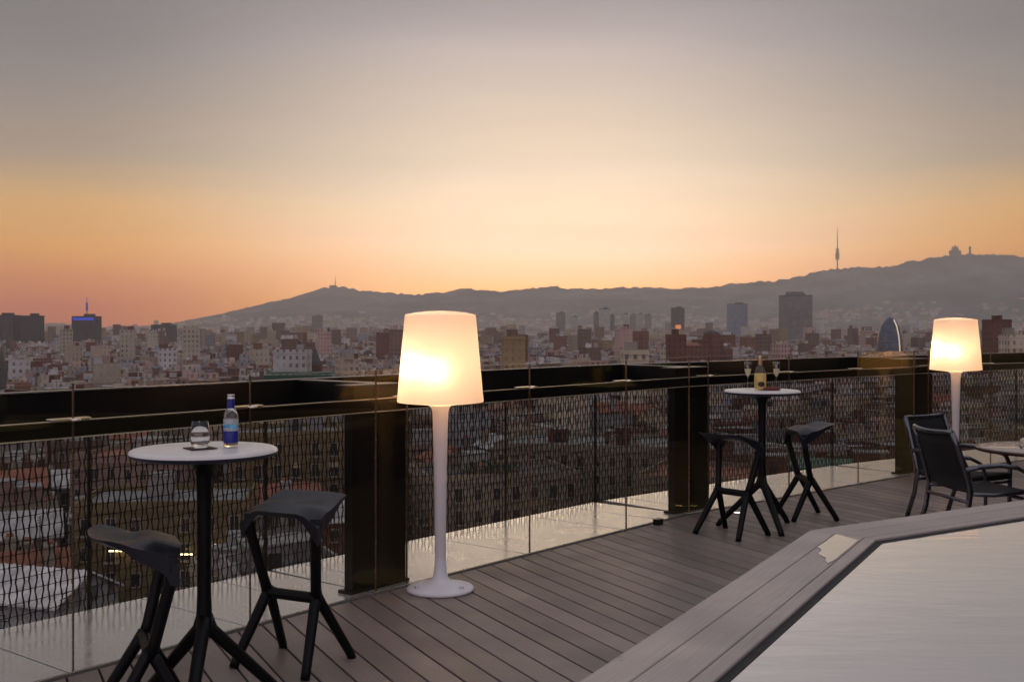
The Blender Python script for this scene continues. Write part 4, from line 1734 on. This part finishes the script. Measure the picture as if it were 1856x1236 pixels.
FOOT.append((xat(568, 450), 450, 6))


# ---- skyline towers
def tower(px0, px1, ytop, d, mat, label, parts=(), depth=None, name='office_tower', rot=0.0):
    w = (px1 - px0) * d / 2000.0
    x = xat((px0 + px1) / 2, d)
    zt = 1.6 + (592 - ytop) * d / 2000.0
    H = zt - GROUND_Z
    t = thing(name, label, 'tower', (x, d, GROUND_Z), rot, 'towers on the skyline')
    dp = depth or w * 0.8
    mb = MB()
    mb.box((0, 0, H / 2), (w, dp, H))
    nv = max(3, int(w / 5))
    for q in range(nv + 1):
        mb.box((-w / 2 + q * w / nv, -dp / 2 - 0.3, H / 2), (0.8, 0.6, H))
    mb.build('wall', mat, t)
    mb = MB()
    mb.box((0, 0, H + 0.75), (w + 0.6, dp + 0.6, 1.5))
    mb.box((w * 0.12, 0, H + 3), (w * 0.4, dp * 0.4, 3))
    mb.build('roof', M_roof['dark'], t)
    FOOT.append((x, d, w * 0.7))
    return t, w, dp, H


tower(-12, 31, 573, 1500, M_tower, 'dark tower at the left edge of the skyline')
tower(43, 75, 574, 1500, M_tower, 'dark tower second from the left edge')
t, w, dp, H = tower(137, 178, 575, 1500, M_tower, 'dark tower with blue lit top and mast')
mb = MB()
mb.box((0, -dp / 2 - 0.9, H - 2.4), (w * 0.9, 0.8, 3.6))
mb.build('blue_sign', M_bluelight, t)
mb = MB()
mb.tube([(0, 0, H + 3), (0, 0, H + 9)], 0.5, 8)
mb.build('mast', M_rail, t)
mb = MB()
mb.tube([(0, 0, H + 9), (0, 0, H + 20)], 1.5, 8)
mb.tube([(0, 0, H + 20), (0, 0, H + 27)], 0.4, 8)
mb.build('lit_mast', emit('blue_mast_light', (0.05, 0.08, 0.6), 0.22), t)
tower(279, 316, 590, 1800, M_tower, 'wide low dark block at the foot of the left ridge')
tower(567, 584, 573, 3400, M_tower, 'small dark tower in the haze below the mast hill')
tower(1086, 1105, 561, 2500, M_towerpale, 'pale tower between two lower dark towers, above the middle of the beam')
tower(1076, 1085, 568, 2520, M_towergrey, 'dark narrow tower left of the pale tower')
tower(1106, 1113, 572, 2520, M_towergrey, 'dark narrow tower right of the pale tower')
for q, (a, b) in enumerate(((1129, 1138), (1142, 1152), (1156, 1165), (1169, 1180))):
    tower(a, b, 570 + (q % 2), 3000, (M_towerpale, M_towergrey)[q % 2],
          'slab in a row of four, ' + ('pale leftmost one', 'grey one second from the left', 'pale one third from the left', 'grey rightmost one')[q], name='housing_slab')
t, w, dp, H = tower(1217, 1239, 559, 2500, M_tower, 'dark tower with an orange glow on its lower front')
mb = MB()
mb.box((0, -dp / 2 - 0.8, H - 42), (w * 0.45, 0.8, 9))
mb.build('lit_windows', emit('orange_windows', (1.0, 0.3, 0.08), 0.5), t)
tower(1320, 1352, 552, 2500, M_towerblue, 'blue grey slab left of the stepped tower')
t, w, dp, H = tower(1417, 1466, 537, 1800, M_towergrey, 'large grey stepped tower right of the wine table', depth=40)
mb = MB()
mb.box((-w * 0.03, 0, H + 4.4), (w * 0.52, dp * 0.6, 5.4))
mb.build('upper_storey', M_towergrey, t)
tower(1008, 1024, 568, 2600, M_towergrey, 'grey hazy tower far beyond the nearer lamp, right of it')
tower(1035, 1047, 575, 2800, M_towerpale, 'small pale tower left of the pale and dark trio')

# bullet-shaped tower
D = 900
bt = thing('bullet_tower', 'dark bullet shaped tower with a bright vertical streak, left of the farther lamp', 'tower', (xat(1613, D), D, GROUND_Z))
zt = 1.6 + (592 - 574) * D / 2000 - GROUND_Z
prof = [(10.6, 0), (10.9, zt * 0.35), (10.6, zt * 0.55), (9.4, zt * 0.72), (7.2, zt * 0.86), (4.2, zt * 0.95), (1.6, zt * 0.99), (0, zt)]
mb = MB()
mb.lathe(prof, 36)
mb.build('shell', pbr('bullet_glass', (0.05, 0.065, 0.10), 0.3, 0.2, 0.5, 0.25), bt)
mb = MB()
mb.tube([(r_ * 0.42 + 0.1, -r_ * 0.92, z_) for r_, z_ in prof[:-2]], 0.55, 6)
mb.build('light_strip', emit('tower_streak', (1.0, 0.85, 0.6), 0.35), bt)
for zz, rr_ in ((zt * 0.25, 11.05), (zt * 0.45, 11.0), (zt * 0.62, 10.4)):
    mb = MB()
    mb.lathe([(rr_ - 0.3, zz), (rr_, zz), (rr_, zz + 0.8), (rr_ - 0.3, zz + 0.8)], 36)
    mb.build('floor_band', M_towerblue, bt)
FOOT.append((xat(1613, D), D, 14))

# ---- landmarks on the hills
def on_hill(px, y=RY - 10):
    x = xat(px, RY)
    return x, y, GROUND_Z - 0.5 + terrain(x, RY)


x, y, z = on_hill(1517)
ct = thing('communications_tower', 'tall slim communications tower with a bulged platform block on the ridge', 'tower', (x, y, z - 6))
mb = MB()
mb.lathe([(0, 0), (5.0, 0), (4.0, 60), (3.4, 75), (3.4, 150), (3.0, 160), (0, 160)], 12)
mb.build('shaft', M_towergrey, ct)
mb = MB()
for q in range(12):
    z_ = 62 + q * 6.2
    r_ = 14 * (0.7 + 0.3 * sin(pi * min(1, (q + 1.5) / 10)))
    mb.lathe([(3, z_), (r_, z_), (r_, z_ + 4.4), (3, z_ + 4.4)], 12, closed=True, smooth=False)
mb.build('platform', M_tower, ct)
mb = MB()
mb.tube([(0, 0, 160), (0, 0, 200), (0, 0, 201), (0, 0, 240), (0, 0, 241), (0, 0, 272)], [3.2, 3.0, 2.0, 1.8, 1.1, 0.8], 8)
mb.build('mast', M_rail, ct)
x, y, z = on_hill(1730)
cu = thing('hilltop_church', 'small domed church silhouette on the highest right part of the ridge', 'church', (x, y, z - 8))
mb = MB()
mb.box((0, 0, 14), (62, 40, 28))
mb.box((0, 0, 34), (34, 30, 14))
mb.build('nave', M_tower, cu)
mb = MB()
for sx in (-1, 1):
    mb.lathe([(0, 0), (4.5, 0), (4.5, 10), (0, 20)], 8, (sx * 15, 0, 38))
mb.lathe([(0, 0), (8, 0), (8, 10), (5, 18), (2, 24), (0, 32)], 10, (0, 0, 38))
mb.build('spire', M_tower, cu)
x, y, z = on_hill(1757)
wt_ = thing('water_tower', 'small round tower on the ridge right of the hilltop church', 'tower', (x, y, z - 6))
mb = MB()
mb.lathe([(0, 0), (6.5, 0), (6, 36), (0, 36)], 10)
mb.build('shaft', M_tower, wt_)
mb = MB()
mb.lathe([(0, 36), (8.2, 36), (8.2, 46), (5, 51), (0, 52)], 10)
mb.build('cap', M_tower, wt_)
x, y, z = on_hill(608)
rm_ = thing('radio_mast', 'thin radio mast on top of the left hill', 'mast', (x, y, z - 5))
mb = MB()
mb.box((-14, 0, 6), (44, 20, 14))
mb.build('building', M_tower, rm_)
mb = MB()
mb.tube([(0, 0, 0), (0, 0, 38), (0, 0, 72)], [4.0, 2.6, 1.0], 6)
mb.build('pole', M_rail, rm_)
x, y, z = on_hill(449)
rm2 = thing('radio_mast', 'tiny thin mast on the slope of the left hill', 'mast', (x, y, z - 4))
mb = MB()
mb.tube([(0, 0, 0), (0, 0, 34)], [2.0, 0.8], 6)
mb.build('pole', M_rail, rm2)

# ---- the city fabric: lots in blocks divided by streets
ROT = radians(24)
cR, sR = cos(ROT), sin(ROT)
lots = []
LOT = 10.4
for iu in range(-120, 180):
    for iv in range(-50, 180):
        bu, bv = iu % 8, iv % 8
        u = iu * LOT + (iu // 8) * 14
        v = iv * LOT + (iv // 8) * 14
        x = u * cR - v * sR
        y = u * sR + v * cR
        if y < 66 or y > 1400:
            continue
        px = 928 + 2000 * x / y
        if px < -330 or px > 2190:
            continue
        inner_ = 2 <= bu <= 5 and 2 <= bv <= 5
        lots.append((sqrt(x * x + y * y), x, y, px, inner_))
lots.sort()
WALLNAMES = ['white', 'white', 'beige', 'pink', 'cream', 'grey', 'brick red', 'brick red', 'brown', 'beige', 'ochre', 'brown']
ROOFN = ['terracotta', 'terracotta', 'terracotta', 'grey', 'pale', 'dark']


def where(px, py, d):
    zones = [(-400, 60, 'at the far left'), (60, 230, 'beyond the cut-off stool'), (230, 420, 'beyond the nearer bar table'), (420, 600, 'beyond the second stool'),
             (600, 720, 'left of the nearer lamp'), (720, 880, 'behind the nearer lamp'), (880, 1010, 'right of the nearer lamp'), (1010, 1150, 'midway between lamp and middle pillar'),
             (1150, 1290, 'beyond the middle pillar'), (1290, 1420, 'beyond the wine table'), (1420, 1540, 'beyond the stool right of the wine'),
             (1540, 1680, 'left of the farther lamp'), (1680, 1790, 'behind the farther lamp'), (1790, 2400, 'at the far right')]
    z = next(n for a, b, n in zones if a <= px < b)
    if py > 820:
        h = 'low behind the mesh'
    elif py > 735:
        h = 'mid-height in the mesh'
    elif py > 690:
        h = 'just under the black beam'
    elif py > 655:
        h = 'just over the black beam'
    else:
        h = 'in the rooftops'
    return h, z


NUM = ['no', 'one', 'two', 'three', 'four']
n_ind = 20
far_boxes = []
used_labels = {}
for (dist, x, y, px, inner_) in lots:
    w = LOT * rc.uniform(0.72, 0.99)
    d = LOT * rc.uniform(0.78, 0.99)
    x += rc.uniform(-1, 1)
    y += rc.uniform(-1, 1)
    if not free(x, y, 4.6):
        continue
    r_ = rc.random()
    if inner_ and r_ < 0.75:
        zt = rc.uniform(-37, -28)
    elif r_ > 0.988 and dist > 260:
        zt = rc.uniform(-12, 0)
    else:
        zt = rc.gauss(-22.0, 2.2)
    zt = min(zt, -18.5 + dist / 75) if dist < 700 else zt
    if (985 < px < 1235 and dist < 200) or (850 < px < 985 and dist < 165) or (1440 < px < 1640 and dist < 150):
        zt = min(zt, -34)
    if abs(px - 1613) < 60 and dist < 880:
        zt = min(zt, -20)
    wall = rc.choice(WALLNAMES)
    roof = rc.choice(ROOFN)
    rot = ROT + rc.choice([0, 0, 0, pi / 2]) + rc.uniform(-0.03, 0.03)
    inview = -60 < px < 1920
    if n_ind < 300 and inview:
        huts, chims, ants = rc.choice([0, 1, 2, 2, 3]), rc.choice([0, 1, 1, 2, 3]), rc.choice([0, 0, 1, 2])
        gab = rc.random() < 0.16
        if gab:
            huts = 0
            roof = rc.choice(['terracotta', 'terracotta', 'pale'])
        pxx, pyy = px_of(x, y, zt)
        h, zn = where(pxx, pyy, dist)
        bits = ['%s block' % wall]
        extra = []
        if gab:
            extra.append('%s gabled roof' % roof)
        else:
            extra.append('%s roof' % roof)
            if huts:
                extra.append('%s hut%s' % (NUM[huts], 's' if huts > 1 else ''))
        if chims and len(extra) < 3:
            extra.append('%s chimney%s' % (NUM[chims], 's' if chims > 1 else ''))
        label = '%s, %s, %s %s' % (bits[0], ', '.join(extra[:2]), h, zn)
        if len(label.split()) > 11:
            label = '%s, %s, %s %s' % (bits[0], extra[0], h, zn)
        bt_ = building(x, y, w, d, rot, zt, wall, roof, label, rc, huts, chims, ants, dist < 250 and zt > -32, gab, win_rows=4 if dist > 150 else 5)
        used_labels.setdefault(label, []).append((pxx, bt_))
        n_ind += 1
    else:
        far_boxes.append((x, y, w, d, rot, GROUND_Z, zt, WALLS[wall], ROOFS[roof]))
        for q in range(rc.choice([1, 2, 3])):
            hw = rc.uniform(1.6, 4.2)
            c_ = WALLS[rc.choice(['white', 'cream', 'pink', 'grey', 'brick red'])]
            far_boxes.append((x + rc.uniform(-4, 4), y + rc.uniform(-4, 4), hw, hw * rc.uniform(0.7, 1.3), rot, zt - 0.3, zt + rc.uniform(1.8, 3.4), c_, ROOFS['grey']))
for lab_, obs_ in used_labels.items():
    if len(obs_) > 1:
        obs_.sort(key=lambda q: q[0])
        names_ = {2: ['left one', 'right one'], 3: ['leftmost', 'middle one', 'rightmost'], 4: ['leftmost', 'second from left', 'third from left', 'rightmost']}.get(len(obs_))
        for q, (_, ob_) in enumerate(obs_):
            if names_:
                lb_ = lab_ + ', ' + names_[q]
                if len(lb_.split()) > 16:
                    pr_ = lb_.split(', ')
                    lb_ = ', '.join(pr_[:1] + pr_[2:])
                ob_['label'] = lb_ if len(lb_.split()) <= 16 else lb_.replace(' the ', ' ').replace(' beyond ', ' past ').replace('midway between lamp and middle pillar', 'left of middle pillar').replace('right of wine', 'by wine').replace(', one chimney', '').replace(' gabled', '').replace('mid-height in', 'midway in').replace(' just ', ' ').replace('right of nearer lamp', 'by nearer lamp')

# beyond: one mass of distant roofs up to the slopes
NR = np.random.default_rng(5)
fy = 1400.0
while fy < 6100:
    step = 12 + fy / 300
    xmax = fy * 0.66 + 60
    n = int(2 * xmax / (step * 1.15))
    for q in range(n):
        x = -xmax + 2 * xmax * (q + rc.random()) / n
        y = fy + rc.uniform(-0.5, 0.5) * step
        th = terrain(x, y)
        steep = th > 8
        if steep and (rc.random() < min(0.97, 0.22 + th / (230.0 if x > 1500 else 150.0)) or th > 260 or vnoise(x, y, 260) < -0.2):
            continue
        if not free(x, y, 5):
            continue
        hgt = rc.gauss(20, 4.5) if not steep else rc.uniform(6, 16)
        if rc.random() < 0.03:
            hgt += rc.uniform(8, 26)
        if rc.random() < 0.2:
            hgt *= 0.65
        s = step * rc.uniform(0.55, 1.0)
        wl = WALLS[rc.choice(WALLNAMES if not steep else ['white', 'cream', 'beige', 'pink'])]
        far_boxes.append((x, y, s, s * rc.uniform(0.6, 1.0), ROT + rc.uniform(-0.1, 0.1), GROUND_Z + th - 3, GROUND_Z + th + hgt, wl, ROOFS[rc.choice(ROOFN)]))
    fy += step * 0.9
nb = len(far_boxes)
print('far boxes', nb)
B = np.array([(b[0], b[1], b[2] / 2, b[3] / 2, b[4], b[5], b[6]) for b in far_boxes])
cw = np.array([b[7] for b in far_boxes]) * NR.uniform(0.7, 1.25, (nb, 1))
cr = np.array([b[8] for b in far_boxes]) * NR.uniform(0.7, 1.25, (nb, 1))
corn = np.array([(-1, -1), (1, -1), (1, 1), (-1, 1)], float)
C_, S_ = np.cos(B[:, 4])[:, None], np.sin(B[:, 4])[:, None]
lx = B[:, 2:3] * corn[:, 0]
ly = B[:, 3:4] * corn[:, 1]
gx_ = B[:, 0:1] + lx * C_ - ly * S_
gy_ = B[:, 1:2] + lx * S_ + ly * C_
V = np.zeros((nb, 20, 3))
colr = np.ones((nb, 20, 4))
for f in range(4):
    a, b = f, (f + 1) % 4
    for k_, (ci, zi) in enumerate(((a, 5), (b, 5), (b, 6), (a, 6))):
        V[:, f * 4 + k_, 0] = gx_[:, ci]
        V[:, f * 4 + k_, 1] = gy_[:, ci]
        V[:, f * 4 + k_, 2] = B[:, zi]
    colr[:, f * 4:f * 4 + 4, :3] = cw[:, None, :]
for k_ in range(4):
    V[:, 16 + k_, 0] = gx_[:, k_]
    V[:, 16 + k_, 1] = gy_[:, k_]
    V[:, 16 + k_, 2] = B[:, 6]
colr[:, 16:, :3] = cr[:, None, :]
me = bpy.data.meshes.new('distant_city')
me.vertices.add(nb * 20)
me.vertices.foreach_set('co', V.ravel())
me.loops.add(nb * 20)
me.loops.foreach_set('vertex_index', np.arange(nb * 20, dtype=np.int32))
me.polygons.add(nb * 5)
me.polygons.foreach_set('loop_start', np.arange(0, nb * 20, 4, dtype=np.int32))
me.update(calc_edges=True)
at = me.attributes.new('tint', 'FLOAT_COLOR', 'POINT')
at.data.foreach_set('color', colr.ravel())
me.materials.append(M_far)
tag(link('distant_city', me), 'mass of far rooftops and facades stretching to the hills', 'city', kind='stuff')


# ---- trees and roof plants
def crown_mesh(seed, n, rad, hgt):
    r = random.Random(seed)
    mb = MB()
    cl = [(r.uniform(-0.6, 0.6) * rad, r.uniform(-0.6, 0.6) * rad, r.uniform(0.15, 0.85) * hgt, r.uniform(0.28, 0.5) * rad) for _ in range(11)]
    for q in range(n):
        cx, cy_, cz, cr_ = r.choice(cl)
        v = Vector((r.gauss(0, 1), r.gauss(0, 1), r.gauss(0, 0.8))).normalized() * cr_ * r.uniform(0.55, 1.0)
        p = Vector((cx, cy_, cz)) + v
        nn = Vector((r.gauss(0, 1), r.gauss(0, 1), r.gauss(0.6, 1))).normalized()
        a = nn.orthogonal().normalized() * rad * r.uniform(0.06, 0.11)
        b = nn.cross(a).normalized() * rad * r.uniform(0.04, 0.08)
        mb.add([p - a, p - b * 0.9, p + a, p + b], [(0, 1, 2, 3)])
    return mb.mesh('crown', M_leaf)


CROWN = [crown_mesh(s, 900, 4.2, 6.5) for s in (1, 2)]
_mb = MB()
_mb.tube([(0, 0, 0), (0.1, 0, 3), (-0.1, 0.1, 6), (0, 0, 9)], [0.32, 0.26, 0.2, 0.1], 7)
for a in range(4):
    _mb.tube([(0, 0, 5.2 + a * 0.6), (1.4 * cos(a * 1.7), 1.4 * sin(a * 1.7), 7.5 + a * 0.5)], [0.12, 0.05], 5)
TRUNK = _mb.mesh('trunk', M_bark)
TREES = [(700, 118, 'below the nearer lamp'), (985, 118, 'left of the long cream building'), (1010, 128, 'at the left end of the long cream building'), (640, 150, 'behind the left steel pillar'),
         (1262, 128, 'behind the middle pillar'), (1470, 150, 'behind the stool right of the wine'), (590, 112, 'behind the second stool'), (1690, 140, 'behind the armchairs')]
for q, (px_, d_, lab) in enumerate(TREES):
    x = xat(px_, d_)
    t = thing('plane_tree', 'dark green street tree ' + lab, 'tree', (x, d_, GROUND_Z), rc.uniform(0, 6), 'street trees between the blocks')
    link('trunk', TRUNK, t)
    link('crown', CROWN[q % 2], t, (0, 0, 6.2))
    s = rc.uniform(0.95, 1.2)
    t.scale = (s, s, s * 1.25)
SHRUB = crown_mesh(9, 260, 1.3, 1.8)
for q in range(9):
    px_ = 850 + q * 10.5
    d_ = 121 + (q % 3) * 1.5
    t = thing('roof_plant', ['leafy potted shrub at the left end of the planted roof terrace', 'leafy potted shrub in the planted row right of the nearer lamp stem', 'leafy potted shrub at the right end of the planted roof terrace'][min(2, (q + 7) // 8)], 'plant', (xat(px_, d_) * KS, d_ * KS, 1.6 + (-14.4 - 1.6) * KS - 0.69), rc.uniform(0, 6), 'shrubs on the planted roof terrace')
    mb = MB()
    mb.lathe([(0, 0), (0.35, 0), (0.45, 0.6), (0.38, 0.6), (0.35, 0.5), (0, 0.5)], 10)
    mb.build('pot', M_roof['terracotta'], t)
    link('foliage', SHRUB, t, (0, 0, 0.45))
print('objects', len(bpy.data.objects))
